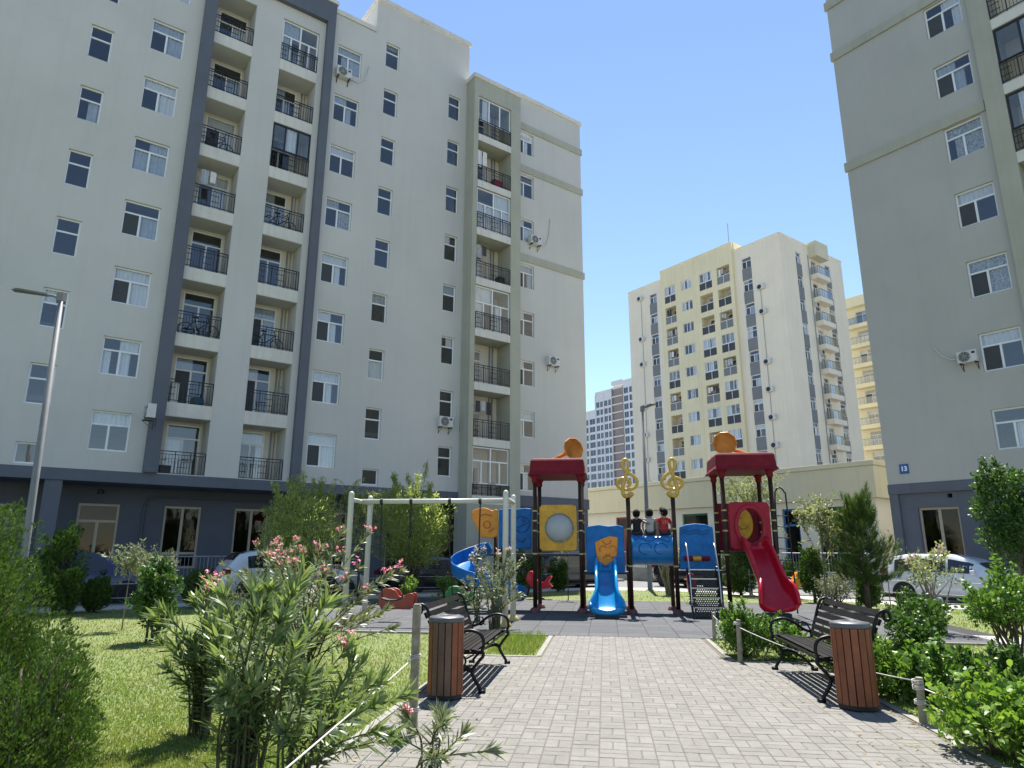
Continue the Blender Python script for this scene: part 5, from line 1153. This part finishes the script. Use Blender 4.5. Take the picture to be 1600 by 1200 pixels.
car(UV(along(598), VC)+G1, GA, 'black sedan with red tail light parked behind the willow tree', paint('black', (.01, .011, .016)), **SED)
car(UV(along(600)-5.6, VC+.1)+G1, GA, 'silver sedan partly hidden by oleanders and the cream swing post', paint('silver', (.34, .35, .37)), **SED)
car(UV(along(838), VC+.2)+G1, GA, 'dark grey SUV seen under the yellow bubble panel', paint('grey', (.045, .05, .058)), **SUV)
car(UV(27.3, 24.2)+G1, GA-R(90), 'black SUV seen beneath the blue tunnel beside the lamp post', paint('black2', (.010, .010, .012)), **SUV)
pv_ = on_u(1394, 905, 26.2); car(UV(26.2, pv_.dot(ev))+G1, GA-R(90), 'white minivan parked along the slate blue ground floor on the right', paint('pearl', (.66, .70, .74)), **VAN)
# ---------------------------------------------------------------- plants
m_ol = leafmat('leaf_oleander', (.085, .145, .05), (.23, .29, .14), .38, .34)
m_olg = leafmat('leaf_oleander_grey', (.12, .155, .09), (.27, .30, .19), .42, .25)
m_wil = leafmat('leaf_willow', (.17, .23, .07), (.42, .47, .19), .4, .52)
m_wilg = leafmat('leaf_silver', (.15, .185, .10), (.33, .36, .22), .45, .42)
m_thu = leafmat('leaf_thuja', (.028, .066, .012), (.105, .175, .03), .55, .18)
m_thud = leafmat('leaf_thuja_dark', (.032, .075, .014), (.085, .155, .03), .5, .25)
m_box = leafmat('leaf_glossy', (.055, .13, .022), (.16, .27, .055), .42, .33, spec=.3)
m_boxd = leafmat('leaf_dark_glossy', (.032, .08, .02), (.09, .17, .04), .42, .28, spec=.3)
m_lime = leafmat('leaf_lime', (.085, .19, .028), (.22, .33, .065), .42, .36, spec=.3)
m_pine = leafmat('needle_pine', (.055, .10, .022), (.12, .19, .04), .5, .2)
m_gray = leafmat('leaf_sage', (.14, .17, .12), (.28, .31, .22), .6, .2)
m_grass = leafmat('grass_blade', (.075, .15, .025), (.21, .30, .07), .5, .35, patch=(.23, .26, .075))
m_fl = leafmat('petal_pink', (.70, .17, .28), (.88, .46, .52), .6, .3, (1.1, .9, .9))
m_flw = leafmat('petal_pale', (.62, .40, .38), (.78, .68, .62), .6, .3, (1, 1, 1))
m_bark = mat('bark', (.12, .095, .07), .9, .3, 12, .5, 40); m_stem = mat('green_stem', (.10, .10, .045), .8, .3, 8); m_pale = mat('bark_pale', (.26, .23, .18), .9, .25, 10, .3, 40)
TPL = {
 'lance': ([(0, 0, 0), (.28, .5, .02), (.28, -.5, .02), (.65, .42, -.02), (.65, -.42, -.02), (1, 0, -.12)], [(0, 2, 1), (1, 2, 4, 3), (3, 4, 5)]),
 'oval': ([(0, 0, 0), (.35, .42, .05), (.35, -.42, .05), (.75, .5, .04), (.75, -.5, .04), (1, .16, -.02), (1, -.16, -.02)], [(0, 2, 1), (1, 2, 4, 3), (3, 4, 6, 5)]),
 'small': ([(0, 0, 0), (.5, .5, .05), (.5, -.5, .05), (1, 0, -.05)], [(0, 2, 3, 1)]),
 'spray': ([(0, 0, 0), (.3, .28, .02), (.55, .5, .0), (.45, .16, .02), (.8, .36, -.03), (.65, .06, 0), (1, .02, -.05), (.66, -.08, 0), (.85, -.34, -.03), (.48, -.18, .02), (.5, -.52, 0), (.28, -.26, .02)], [(0, 11, 1), (1, 3, 2), (1, 11, 9, 3), (3, 9, 7, 5), (3, 5, 4), (5, 7, 6), (7, 9, 8), (9, 11, 10)]),
 'needle': ([(0, .5, 0), (0, -.5, 0), (1, 0, -.04)], [(0, 1, 2)]),
 'petal': ([(0, 0, 0), (.6, .5, .1), (.6, -.5, .1), (1, .3, .0), (1, -.3, .0)], [(0, 2, 1), (1, 2, 4, 3)]),
}
def unit(a): return a/np.maximum(np.linalg.norm(a, axis=1, keepdims=True), 1e-9)
def leaf_mesh(name, m, pos, d, n, L_, W_, tpl):
    P, F = TPL[tpl]; P = np.array(P); N = len(pos); k = len(P)
    d = unit(d); n = unit(n - (n*d).sum(1, keepdims=True)*d); s_ = np.cross(d, n)
    L_ = np.broadcast_to(L_, (N,)); W_ = np.broadcast_to(W_, (N,))
    v = pos[:, None, :] + (L_[:, None]*P[None, :, 0])[..., None]*d[:, None, :] + (W_[:, None]*P[None, :, 1])[..., None]*s_[:, None, :] + (L_[:, None]*P[None, :, 2])[..., None]*n[:, None, :]
    me = bpy.data.meshes.new(name); me.vertices.add(N*k); me.vertices.foreach_set('co', v.reshape(-1).astype(np.float32))
    ll = np.array([len(f) for f in F]); flat = np.concatenate([np.array(f) for f in F]); nl = len(flat)
    idx = (np.arange(N)[:, None]*k + flat[None, :]).reshape(-1); me.loops.add(N*nl); me.loops.foreach_set('vertex_index', idx.astype(np.int32))
    st = (np.arange(N)[:, None]*nl + np.concatenate([[0], np.cumsum(ll)[:-1]])[None, :]).reshape(-1); me.polygons.add(N*len(F)); me.polygons.foreach_set('loop_start', st.astype(np.int32))
    me.update(calc_edges=True); me.validate(); me.materials.append(m); return me
def foliage(parent, m, pos, d, n, L_, W_, tpl, name='foliage'): return stuff(link(name, leaf_mesh(name, m, np.asarray(pos, float), np.asarray(d, float), np.asarray(n, float), L_, W_, tpl), parent))
def rnd(n, s=1.0): return RNG.normal(0, s, (n, 3))
UP3 = np.array([0, 0, 1.0])
def plant(name, label, cat, loc, group=None): return thing(name, label, cat, loc, RNG.uniform(0, 6.28) if False else 0, group)

def shrub(loc, label, rx, h, m, tpl='oval', leaf=(.05, .03), n=2500, clumps=26, trunk=.0, name='shrub', ry=None, fl=None, flat=.5, stems=5, group=None, sm=None, cat='shrub'):
    """lumpy bush: leaf clumps on an uneven ellipsoid, some inside; trunk = bare height below the crown"""
    t = plant(name, label, cat, loc, group); ry = ry or rx; hz = (h-trunk)/2; c0 = np.array([0, 0, trunk+hz])
    cd = unit(rnd(clumps)); cd[:, 2] *= .9; rr = RNG.uniform(.55, .95, (clumps, 1)); C = c0 + cd*rr*np.array([rx, ry, hz])*.86
    which = RNG.integers(0, clumps, n); cs = .34*(rx*ry*hz)**(1/3)*RNG.uniform(.7, 1.25, clumps)
    off = unit(rnd(n))*RNG.uniform(.35, 1, (n, 1))**.6; P = C[which] + off*cs[which][:, None]*np.array([1, 1, .85]); P[:, 2] = np.maximum(P[:, 2], .02)
    d = off + .5*UP3 + .35*rnd(n); nn = off*.6 + UP3*.7 + .4*rnd(n)
    ns = 16; q = n//7; up = np.argsort(-cd[:, 2]+RNG.uniform(0, .9, clumps))[:ns]; sw = RNG.integers(0, len(up), q); ax = unit(cd[up]*.7+UP3*.8+.25*rnd(len(up)))      # loose shoots breaking the outline
    f = RNG.uniform(.4, 1.0, q)*RNG.uniform(.8, 1.25, len(up))[sw]; P2 = C[up][sw]+ax[sw]*(f*.55*(rx*ry*hz)**(1/3))[:, None]+rnd(q, leaf[0]*.35); P = np.concatenate([P, P2]); d = np.concatenate([d, ax[sw]*.6+.75*rnd(q)]); nn = np.concatenate([nn, ax[sw]+.5*rnd(q)])
    s_ = RNG.uniform(.55, 1.3, n+q); foliage(t, m, P, d, nn, leaf[0]*s_, leaf[1]*s_, tpl)
    mb = MB()
    for k in range(len(up)): mb.tube([tuple(C[up][k]), tuple(C[up][k]+ax[k]*.62*(rx*ry*hz)**(1/3))], [.005, .002], 4, False)
    for i in range(stems):
        c = C[RNG.integers(0, clumps)]; a = np.array([RNG.normal(0, .05), RNG.normal(0, .05), -.03]); mid = a*.4+c*.45+np.array([RNG.normal(0, .05)*rx, RNG.normal(0, .05)*rx, 0]); r0 = .012+.010*h
        mb.tube([a, mid, c], [r0, r0*.7, r0*.3], 6)
        for _ in range(2): c2 = C[RNG.integers(0, clumps)]; mb.tube([mid, mid*.4+c2*.6, c2], [r0*.6, r0*.4, r0*.2], 5)
    stuff(mb.build('stems', sm or m_bark, t, True, recalc=False))
    if fl:
        fm, nf = fl; up = [i for i in range(clumps) if cd[i, 2] > -.1] or [0]; idx = RNG.choice(up, nf); D_ = unit(cd[idx]+.4*UP3); Q = C[idx]+D_*cs[idx][:, None]*.95
        k = 26; PP = np.repeat(Q, k, 0)+rnd(nf*k, .022); foliage(t, fm, PP, rnd(nf*k)+np.repeat(D_, k, 0)*.8, rnd(nf*k)+UP3, .022, .018, 'petal', 'blossom')
    return t
def thuja(loc, label, r_, h, m, n=4000, spray=(.10, .07), pw=.75, name='thuja', group=None, lumps=7, low=.18, plumes=60):
    """flame-shaped conifer: upright plumes, each a bundle of flat sprays, set on an uneven cone"""
    t = plant(name, label, 'thuja', loc, group)
    z = RNG.uniform(0, .92, plumes)**1.1; a = np.arange(plumes)*2.39996+RNG.normal(0, .25, plumes)
    prof = np.where(z < low, .6+.4*z/low, np.maximum(1-((z-low)/(1-low))**1.35, 0)**pw)*RNG.uniform(.82, 1.12, plumes)
    o = np.stack([np.cos(a), np.sin(a), 0*a], 1); base = o*(r_*prof*.60)[:, None]+np.stack([0*z, 0*z, .02+z*h*.80], 1); ln = (h*.13+.30*r_)*RNG.uniform(.75, 1.35, plumes)
    ax = unit(o*(.62-.35*z[:, None])+UP3*1.0+.12*rnd(plumes)); w_ = RNG.integers(0, plumes, n); f = RNG.uniform(0, 1, n)**.8
    rad = (r_*.30*np.sqrt(prof[w_]+.1))*(np.sin(np.clip(f*.95+.08, 0, 1)*np.pi)**.6)*RNG.uniform(.15, 1, n)**.5
    q = unit(np.cross(ax[w_], rnd(n))); P = base[w_]+ax[w_]*(f*ln[w_]*1.25)[:, None]+q*rad[:, None]; P[:, 2] = np.maximum(P[:, 2], .02)
    d = ax[w_]*.9+q*.65+UP3*.35+.28*rnd(n); nn = np.cross(ax[w_], q)+.6*rnd(n)
    s_ = RNG.uniform(.55, 1.3, n)*(1-.25*f); foliage(t, m, P, d, nn, spray[0]*s_, spray[1]*s_, 'spray')
    mb = MB(); mb.tube([(0, 0, -.05), (.01, 0, h*.5), (0, .01, h*.9)], [.03+.014*h, .02+.008*h, .006], 7)
    for k in range(plumes): mb.tube([(0, 0, float(base[k, 2])*.75), tuple(base[k]), tuple(base[k]+ax[k]*ln[k]*.8)], [.012, .009, .003], 4)
    mb.build('trunk', m_bark, t, True, recalc=False); return t
def oleander(loc, label, h, spread, stems, m, leafL=.15, leafW=.022, per=70, flowers=0, fm=None, lean=(0, 0), name='oleander', bare=.3, group=None, rs=.009, seed=None):
    """canes fanning from the base; narrow leaves in whorls up the cane, rosette at the tip, blossoms on some tips"""
    t = plant(name, label, 'shrub', loc, group); mb = MB(); P = []; D_ = []; Nn = []; S = []; tips = []
    for i in range(stems):
        a = RNG.uniform(0, 6.28); r1 = spread*math.sqrt(RNG.uniform(.02, 1)); hh = h*RNG.uniform(.42, 1.06)*(1-.22*(r1/spread)**2)
        b = np.array([RNG.normal(0, .07), RNG.normal(0, .07), -.02]); tip = np.array([r1*math.cos(a)+lean[0], r1*math.sin(a)+lean[1], hh]); mid = b*.5+tip*.5+np.array([-.25*(tip[0]-b[0]), -.25*(tip[1]-b[1]), .08*hh])+RNG.normal(0, .03, 3)
        pts = np.array([[*v] for v in spline([tuple(b), tuple(mid), tuple(tip)], 6)]); mb.tube([tuple(p) for p in pts], [rs*(1.25-.8*j/12) for j in range(13)], 5)
        nk = int(per*RNG.uniform(.7, 1.2)); f = bare+(1-bare)*RNG.uniform(0, 1, nk)**.8; f = np.round(f*16)/16.; f = np.clip(f+RNG.normal(0, .006, nk), 0, 1)
        k = np.clip((f*12).astype(int), 0, 11); w_ = (f*12-k)[:, None]; pp = pts[k]*(1-w_)+pts[k+1]*w_; tan = unit(pts[k+1]-pts[k]); o = unit(np.cross(tan, rnd(nk)))
        g_ = (f[:, None]-bare)/(1-bare); d = o*(.95-.4*g_)+tan*(.5+.6*g_**2)-UP3*.15*(1-g_)
        P.append(pp); D_.append(d); Nn.append(tan*1.0-o*.3+.2*rnd(nk)); S.append(RNG.uniform(.65, 1.15, nk)*(.85+.15*g_[:, 0])); tips.append((pts[-1], tan[-1]))
        # rosette
        nr = 14; o = unit(np.cross(np.repeat(tan[-1:], nr, 0), rnd(nr))); P.append(np.repeat(pts[-1:], nr, 0)-tan[-1]*RNG.uniform(0, .05, (nr, 1))); D_.append(o*.55+np.repeat(unit(pts[-1:]-pts[-2:-1]), nr, 0)+.2*rnd(nr)); Nn.append(-o+.3*rnd(nr)); S.append(RNG.uniform(.6, 1.05, nr))
    P = np.concatenate(P); D_ = np.concatenate(D_); Nn = np.concatenate(Nn); S = np.concatenate(S)
    foliage(t, m, P, D_, Nn, leafL*S, leafW*(.5+.5*S), 'lance'); mb.build('stems', m_stem, t, True, recalc=False)
    if flowers:
        order = sorted(range(len(tips)), key=lambda i: -tips[i][0][2])[:flowers]; PP = []; DD = []
        for i in order:
            c = tips[i][0]+np.array([0, 0, .05])
            for _ in range(7):
                q = c+RNG.normal(0, .035, 3); o = unit(rnd(1)+UP3*.7)[0]; e1 = unit(np.cross(o[None], rnd(1)))[0]; e2 = np.cross(o, e1)
                for j in range(5): an = j*1.257; PP.append(q); DD.append(e1*math.cos(an)+e2*math.sin(an)+o*.35)
        PP = np.array(PP); DD = np.array(DD); foliage(t, fm or m_fl, PP, DD, UP3+.3*rnd(len(PP)), .026, .022, 'petal', 'blossom')
    return t
def tree(loc, label, h, rx, m, leaf=(.07, .016), n=6000, trunk=.35, tpl='lance', droop=.5, limbs=9, name='tree', bark=None, cat='tree', group=None, tr=.05, up=0.0, top=1.0, sub=5):
    """trunk, limbs, twigs; leaves strung along the twigs so the crown stays open and uneven"""
    t = plant(name, label, cat, loc, group); mb = MB(); z0 = h*trunk; tw = []
    lean = RNG.normal(0, .03*h, 2); spine = [np.array([0, 0, -.05]), np.array([lean[0]*.4, lean[1]*.4, h*.45]), np.array([lean[0], lean[1], h*.86])]
    mb.tube([tuple(p) for p in spine], [tr, tr*.6, tr*.16], 8)
    for i in range(limbs):
        f = RNG.uniform(0, 1)**.8; zz = z0+(h*.82-z0)*f; b = spine[0]*(1-zz/(h*.86))+spine[2]*(zz/(h*.86)); a = 6.283*i*.618+RNG.normal(0, .3); rr = rx*(1.0-.55*abs(f-.35))*RNG.uniform(.6, 1.0)
        tip = b+np.array([rr*math.cos(a), rr*math.sin(a), (h-zz)*(.35+.5*RNG.uniform())*top]); mid = b*.45+tip*.55+np.array([0, 0, .08*h])*RNG.uniform(0, 1)
        L_ = np.array([[*v] for v in spline([tuple(b), tuple(mid), tuple(tip)], 4)]); mb.tube([tuple(p) for p in L_], [tr*.4*(1-.85*j/8) for j in range(9)], 5)
        for k in range(sub+3):
            s_ = L_[min(8, 2+int(RNG.uniform(0, 7)))]; e = s_+np.array([RNG.normal(0, .26)*rx, RNG.normal(0, .26)*rx, (RNG.normal(.05, .10)-droop*.14+up)*h]); m2 = (s_+e)/2+np.array([0, 0, .05*h*droop+.02])
            T = np.array([[*v] for v in spline([tuple(s_), tuple(m2), tuple(e)], 4)]); tw.append(T); mb.tube([tuple(p) for p in T[::2]], [.006, .005, .004, .003, .002][:len(T[::2])], 3, False)
    tw = np.array(tw); nt_ = len(tw); w_ = RNG.integers(0, nt_, n); f = RNG.uniform(.05, 8, n); k = np.clip(f.astype(int), 0, 7); fr = (f-k)[:, None]
    P = tw[w_, k]*(1-fr)+tw[w_, k+1]*fr+rnd(n, .018*rx); tan = unit(tw[w_, k+1]-tw[w_, k]); o = unit(np.cross(tan, rnd(n))); d = o*.7+tan*.8-UP3*droop*.5+.25*rnd(n)
    s_ = RNG.uniform(.65, 1.25, n); foliage(t, m, P, d, o+UP3*.5+.5*rnd(n), leaf[0]*s_, leaf[1]*s_, tpl); mb.build('trunk', bark or m_bark, t, True, recalc=False); return t
def pine(loc, label, h, rx):
    t = plant('pine_tree', label, 'pine tree', loc); mb = MB(); mb.tube([(0, 0, -.05), (.02, 0, h*.4), (.0, .02, h*.9)], [.075, .05, .012], 8); tuft = []
    for i in range(90):
        f = RNG.uniform(0, 1); zz = h*(.24+.6*f); a = i*2.4; rr = rx*(.55+.45*math.sin(min(1, f*1.05+.25)*math.pi)**.7)*RNG.uniform(.5, 1); b = np.array([0, 0, zz-.1]); tip = np.array([rr*math.cos(a), rr*math.sin(a), zz+h*(.0+.10*f+.06*RNG.uniform())]); mb.tube([tuple(b), tuple((b+tip)/2-np.array([0, 0, .03])), tuple(tip)], [.018, .012, .005], 4)
        for k in range(8): g_ = .35+.7*k/7; q = b*(1-g_)+tip*g_; tuft.append((q+RNG.normal(0, .05*rx, 3), unit(((tip-b)*.6+UP3*(.25+.5*g_)*rr)[None])[0]))
    for k in range(26): tuft.append((np.array([RNG.normal(0, .13*rx), RNG.normal(0, .13*rx), h*(.82+.13*RNG.uniform())]), UP3))
    k = 64; C = np.repeat(np.array([a for a, _ in tuft]), k, 0); D_ = np.repeat(np.array([b for _, b in tuft]), k, 0); N = len(C)
    foliage(t, m_pine, C+D_*RNG.uniform(-.10, .08, (N, 1)), D_*1.0+UP3*.35+.55*rnd(N), rnd(N), RNG.uniform(.10, .19, N), .008, 'needle', 'needles'); mb.build('trunk', m_bark, t, True, recalc=False); return t
def gp(px, py): p = ground(px, py); return p

# nearest, left: big thuja at the picture edge, oleanders before the path
thuja(Vector((-3.72, 4.6, 0)), 'large bright green thuja at the left picture edge', .72, 1.78, m_thu, 85000, (.040, .017), .7, low=.3, plumes=190)
thuja(Vector((-2.92, 4.3, 0)), 'low bright green thuja tuft at the bottom left corner', .50, 1.0, m_thu, 26000, (.038, .016), .6, low=.3, plumes=80)
oleander(Vector((-1.80, 5.0, 0)), 'tall oleander with long narrow leaves in the left foreground', 1.42, .48, 34, m_ol, .20, .026, 50, 0, lean=(.04, .05), bare=.25)
oleander(Vector((-2.72, 6.45, 0)), 'oleander clump with one pink blossom cluster hanging to the left', 1.28, .42, 34, m_ol, .165, .021, 60, 3, lean=(-.05, 0), bare=.22)
oleander(Vector((-1.45, 5.0, 0)), 'low oleander branches leaning right towards the rope', .98, .45, 14, m_ol, .18, .025, 46, 1, lean=(.30, .1), bare=.3)
oleander(Vector((-2.55, 8.7, 0)), 'oleander topped with many pink blossom clusters behind the foreground clump', 1.82, .95, 46, m_olg, .14, .020, 76, 26, lean=(.25, 0), bare=.35)
oleander(Vector((-.62, 5.45, 0)), 'small oleander sprout at the foot of the tall post', .46, .34, 9, m_olg, .15, .020, 26, 1, bare=.25, lean=(.12, 0))
# left lawn
shrub(gp(238, 1004), 'dense dark green upright bush on the left lawn', .36, 1.5, m_boxd, 'oval', (.06, .042), 5200, 34)
tree(gp(190, 985), 'thin silvery oleander with bare canes on the left lawn', 1.55, .45, m_olg, (.09, .02), 1100, .55, 'lance', .1, 9, 'oleander', m_pale, 'shrub', tr=.015)
shrub(gp(232, 962), 'grey green shrub behind the dark upright bush', .48, 1.75, m_gray, 'lance', (.09, .022), 2600, 24)
thuja(gp(84, 962), 'pointed dark thuja in front of the dark blue car', .50, 2.15, m_thud, 14000, (.085, .05), .8, plumes=90)
thuja(gp(146, 957), 'small round dwarf thuja left of the thin canes', .34, .86, m_thu, 3600, (.09, .06), .45, low=.4)
thuja(gp(304, 950), 'small round dwarf thuja before the white SUV', .36, .95, m_thu, 3600, (.09, .06), .45, low=.4)
thuja(gp(-60, 960), 'dark pointed thuja beyond the left picture edge', .6, 2.0, m_thud, 5000, (.12, .085), .8)
# trees and shrubs behind the swing
shrub(at_y(468, 925, 21.5).xy.to_3d(), 'bushy light green willow left of the cream swing frame', 1.45, 3.7, m_wil, 'lance', (.12, .024), 17000, 80, .35, 'willow_tree', stems=9, cat='tree')
shrub(gp(640, 936), 'light green willow behind the cream swing bar', 1.35, 4.1, m_wil, 'lance', (.12, .024), 18000, 80, .55, 'willow_tree', stems=9, cat='tree')
tree(at_y(560, 925, 22.5).xy.to_3d(), 'slender willow arching between two bushier willows', 3.7, .9, m_wil, (.10, .02), 3800, .35, 'lance', .9, 12, 'willow_tree', tr=.05)
oleander(gp(406, 985), 'grey green oleander with coral blossoms before the white SUV', 1.9, .85, 40, m_olg, .13, .020, 80, 8, bare=.25)
oleander(gp(772, 986), 'slender oleander with pale blossoms beside the cream swing post', 1.78, .66, 34, m_olg, .12, .017, 60, 10, m_flw, bare=.45)
oleander(gp(745, 972), 'low oleander bush behind the left bench', 1.1, .5, 14, m_olg, .12, .017, 44, 2, m_flw, bare=.3)
shrub(gp(697, 938), 'small yellow green bush right of the willow trunk', .36, .86, m_lime, 'oval', (.07, .045), 900, 16)
shrub(gp(640, 944), 'small light shrub growing behind the red rocking toy', .3, .8, m_lime, 'oval', (.07, .045), 600, 12)
thuja(gp(872, 924), 'round dark thuja behind the bubble panel tower', .42, 1.15, m_thud, 4200, (.11, .08), .45, low=.4)
tree(gp(888, 938), 'thin young sapling behind the bubble panel tower', 2.1, .4, m_wilg, (.08, .02), 420, .5, 'lance', .2, 7, 'sapling', m_bark, tr=.02)
shrub(gp(820, 930), 'dark bush behind the left tower post', .7, 1.7, m_boxd, 'oval', (.08, .05), 3000, 26)
shrub(gp(1046, 930), 'shrub with many pale bare canes under the tunnel', .6, 1.9, m_wilg, 'lance', (.10, .024), 700, 16, .8, stems=14, sm=m_pale)
thuja(gp(1158, 930), 'dark rounded thuja between ladder and red slide', .62, 2.0, m_thud, 6000, (.12, .085), .5, low=.35)
thuja(gp(1232, 934), 'small dark thuja beside the orange spring rider', .36, 1.3, m_thud, 3000, (.11, .08), .5, low=.3)
tree(at_y(1172, 900, 26.5).xy.to_3d(), 'silvery green tree behind the red tower', 4.75, 1.35, m_wilg, (.11, .022), 7000, .25, 'lance', .4, 18, 'tree', m_pale, tr=.06, sub=6)
# right side
tree(at_y(1290, 925, 19.5).xy.to_3d(), 'young silver leaved tree right of the red slide', 2.95, .78, m_wilg, (.075, .026), 4200, .32, 'oval', .25, 14, 'tree', m_pale, tr=.028)
thuja(gp(1274, 942), 'slim dark thuja behind the young silver tree', .34, 1.75, m_thud, 4200, (.11, .08), .6, low=.25)
shrub(gp(1308, 952), 'low silvery shrub behind the right bench back', .55, 1.1, m_gray, 'lance', (.08, .022), 2200, 22)
pine(gp(1358, 957), 'small round pine tree with long needles left of the minivan', 3.25, .92)
thuja(gp(1360, 952), 'dwarf dark thuja at the foot of the pine', .34, .95, m_thud, 3000, (.10, .07), .5, low=.35)
tree(gp(1392, 952), 'thin bare sapling beside the pine tree', 2.2, .5, m_wilg, (.06, .02), 60, .4, 'oval', .1, 8, 'sapling', m_pale, tr=.016)
shrub(gp(1472, 990), 'light shrub with pale pinkish blossoms before the minivan', .55, 1.7, m_wilg, 'oval', (.06, .03), 1100, 18, .8, fl=(m_flw, 26), sm=m_pale)
shrub(at_y(1592, 900, 17.0).xy.to_3d(), 'tall glossy evergreen tree at the right picture edge', .78, 3.95, m_boxd, 'oval', (.085, .042), 8500, 44, .95, 'evergreen_tree', stems=7, sm=m_pale, cat='tree')
# hedge bed along the right of the path
shrub(RT(2.18, 11.55), 'clipped green box bush at the path corner behind two short posts', .50, .72, m_box, 'oval', (.035, .024), 9000, 40, ry=.55)
shrub(RT(2.75, 11.35), 'low green shrub between box bush and right bench', .42, .52, m_box, 'oval', (.04, .026), 3600, 26)
shrub(RT(3.25, 10.6), 'loose green shrub behind the right bench seat', .42, .5, m_boxd, 'oval', (.05, .03), 2600, 22)
shrub(RT(3.25, 9.6), 'leafy shrub behind the right bench backrest', .38, .6, m_box, 'oval', (.05, .03), 2600, 22)
shrub(Vector((5.45, 9.7, 0)), 'upright dark glossy shrub behind the right litter bin', .32, .82, m_boxd, 'oval', (.06, .035), 2600, 24)
shrub(Vector((4.55, 8.15, 0)), 'spreading glossy shrub to the right of the right bin', .56, .52, m_box, 'oval', (.06, .034), 5200, 34)
shrub(Vector((5.25, 7.75, 0)), 'dark glossy shrub in the middle of the right bed', .48, .5, m_boxd, 'oval', (.06, .034), 4200, 30)
shrub(Vector((3.98, 5.95, 0)), 'lime green round leaved shrub at the foot of the short post', .52, .50, m_lime, 'oval', (.058, .038), 3000, 28)
shrub(Vector((4.62, 5.55, 0)), 'bright round leaved shrub at the bottom right corner', .72, .62, m_lime, 'oval', (.062, .042), 4600, 36)
shrub(Vector((3.95, 4.9, 0)), 'round leaved shrub cut by the bottom picture edge', .6, .42, m_box, 'oval', (.062, .042), 3200, 28)
shrub(Vector((7.35, 10.5, 0)), 'multi stemmed shrub with bare branching legs on the right lawn', .74, 1.36, m_box, 'oval', (.06, .036), 4200, 30, .5, stems=9, ry=.7)
shrub(Vector((7.1, 12.3, 0)), 'dark low bush behind the multi stemmed shrub', .5, .9, m_boxd, 'oval', (.06, .036), 2800, 24)
shrub(Vector((8.9, 9.9, 0)), 'green shrub at the right picture edge beside the multi stemmed shrub', .7, 1.3, m_box, 'oval', (.065, .04), 3800, 28, .3)
shrub(Vector((7.0, 8.0, 0)), 'low shrub on the lawn at the right picture edge', .5, .6, m_lime, 'oval', (.06, .036), 2400, 22)
# hedge in front of the left block's ramp
shrub(UV(7.6, 27.9, -.1), 'dark clipped hedge before the ramp railing of the grey block', 1.3, 1.1, m_boxd, 'small', (.09, .06), 3200, 40, ry=.5)
# ---------------------------------------------------------------- lawn grass
def grass_patch(n, sampler, wmul=1.0):
    P = sampler(n); dist = np.linalg.norm(P[:, :2], axis=1); N = len(P)
    d = UP3+.55*rnd(N); d[:, 2] = np.abs(d[:, 2]); return P, d, RNG.uniform(.018, .045, N)*(1+.02*dist), (.0036+.00075*dist)*wmul
def lawn_sampler(n):
    # density falls with distance: sample the direction and the image row, then keep what lies on the lawn
    px = RNG.uniform(-80, 1690, n); py = 905+RNG.uniform(0, 1, n)**.8*420
    x = (px-800)/FPX; y = (600-py)/FPX; c, s_ = math.cos(PIT), math.sin(PIT); D_ = np.stack([x, c-y*s_, s_+y*c], 1); k = -CAMH/D_[:, 2]; P = D_*k[:, None]; P[:, 2] = 0
    u = P[:, 0]*eu.x+P[:, 1]*eu.y; v = P[:, 0]*ev.x+P[:, 1]*ev.y; r_ = P[:, 0]*eq.x+P[:, 1]*eq.y; t_ = P[:, 0]*ep.x+P[:, 1]*ep.y
    ok = (D_[:, 2] < -.01) & (u < 22.3) & (v < 21.5) & ~((u > 18.4) & (v > 17.6) & ((u-18.4)**2+(v-17.6)**2 > 3.9**2))
    ok &= ~((r_ > LB0-.08) & (r_ < RB0+.08) & (t_ < TB+.08)) & ~((r_ > L0-.08) & (r_ < R0+.08) & (t_ < T0)) & ~((r_ > TR0) & (r_ < TR1) & (t_ > TT0-.1) & (t_ < TT1))
    return P[ok]
P, d, L_, W_ = grass_patch(330000, lawn_sampler)
o = link('grass', leaf_mesh('grass', m_grass, P, d, rnd(len(P)), L_, W_, 'needle')); stuff(o); tag(o, 'short sunlit lawn grass on both sides of the path', 'grass')
# taller tuft at the corner of the left bay
n = 1500; r_ = RNG.uniform(L0-.9, L0-.12, n); t_ = RNG.uniform(TB+.15, T0-.15, n); P = np.stack([r_*eq.x+t_*ep.x, r_*eq.y+t_*ep.y, 0*r_], 1)
o = link('grass_tuft', leaf_mesh('grass_tuft', m_grass, P, UP3+.35*rnd(n), rnd(n), RNG.uniform(.08, .2, n), .012, 'needle')); stuff(o); tag(o, 'taller unmown grass in the corner beside the left bench', 'grass')
# a few fallen leaves and petals blown against the edges of the path
n = 420; e = RNG.uniform(0, 1, n)**2.2*1.1; sd_ = RNG.choice([0, 1], n); r_ = np.where(sd_ == 0, LB0+.04+e, RB0-.04-e); t_ = RNG.uniform(5, TB-.2, n)
P = np.stack([r_*eq.x+t_*ep.x, r_*eq.y+t_*ep.y, 0*r_+.014], 1); d = rnd(n); d[:, 2] = np.abs(d[:, 2])*.15
o = link('fallen_leaves', leaf_mesh('fallen_leaves', leafmat('leaf_dry', (.16, .10, .04), (.34, .27, .10), .7, .1), P, d, UP3+.2*rnd(n), RNG.uniform(.025, .07, n), RNG.uniform(.01, .022, n), 'small')); stuff(o); tag(o, 'dry fallen leaves scattered along the path edges', 'leaves')
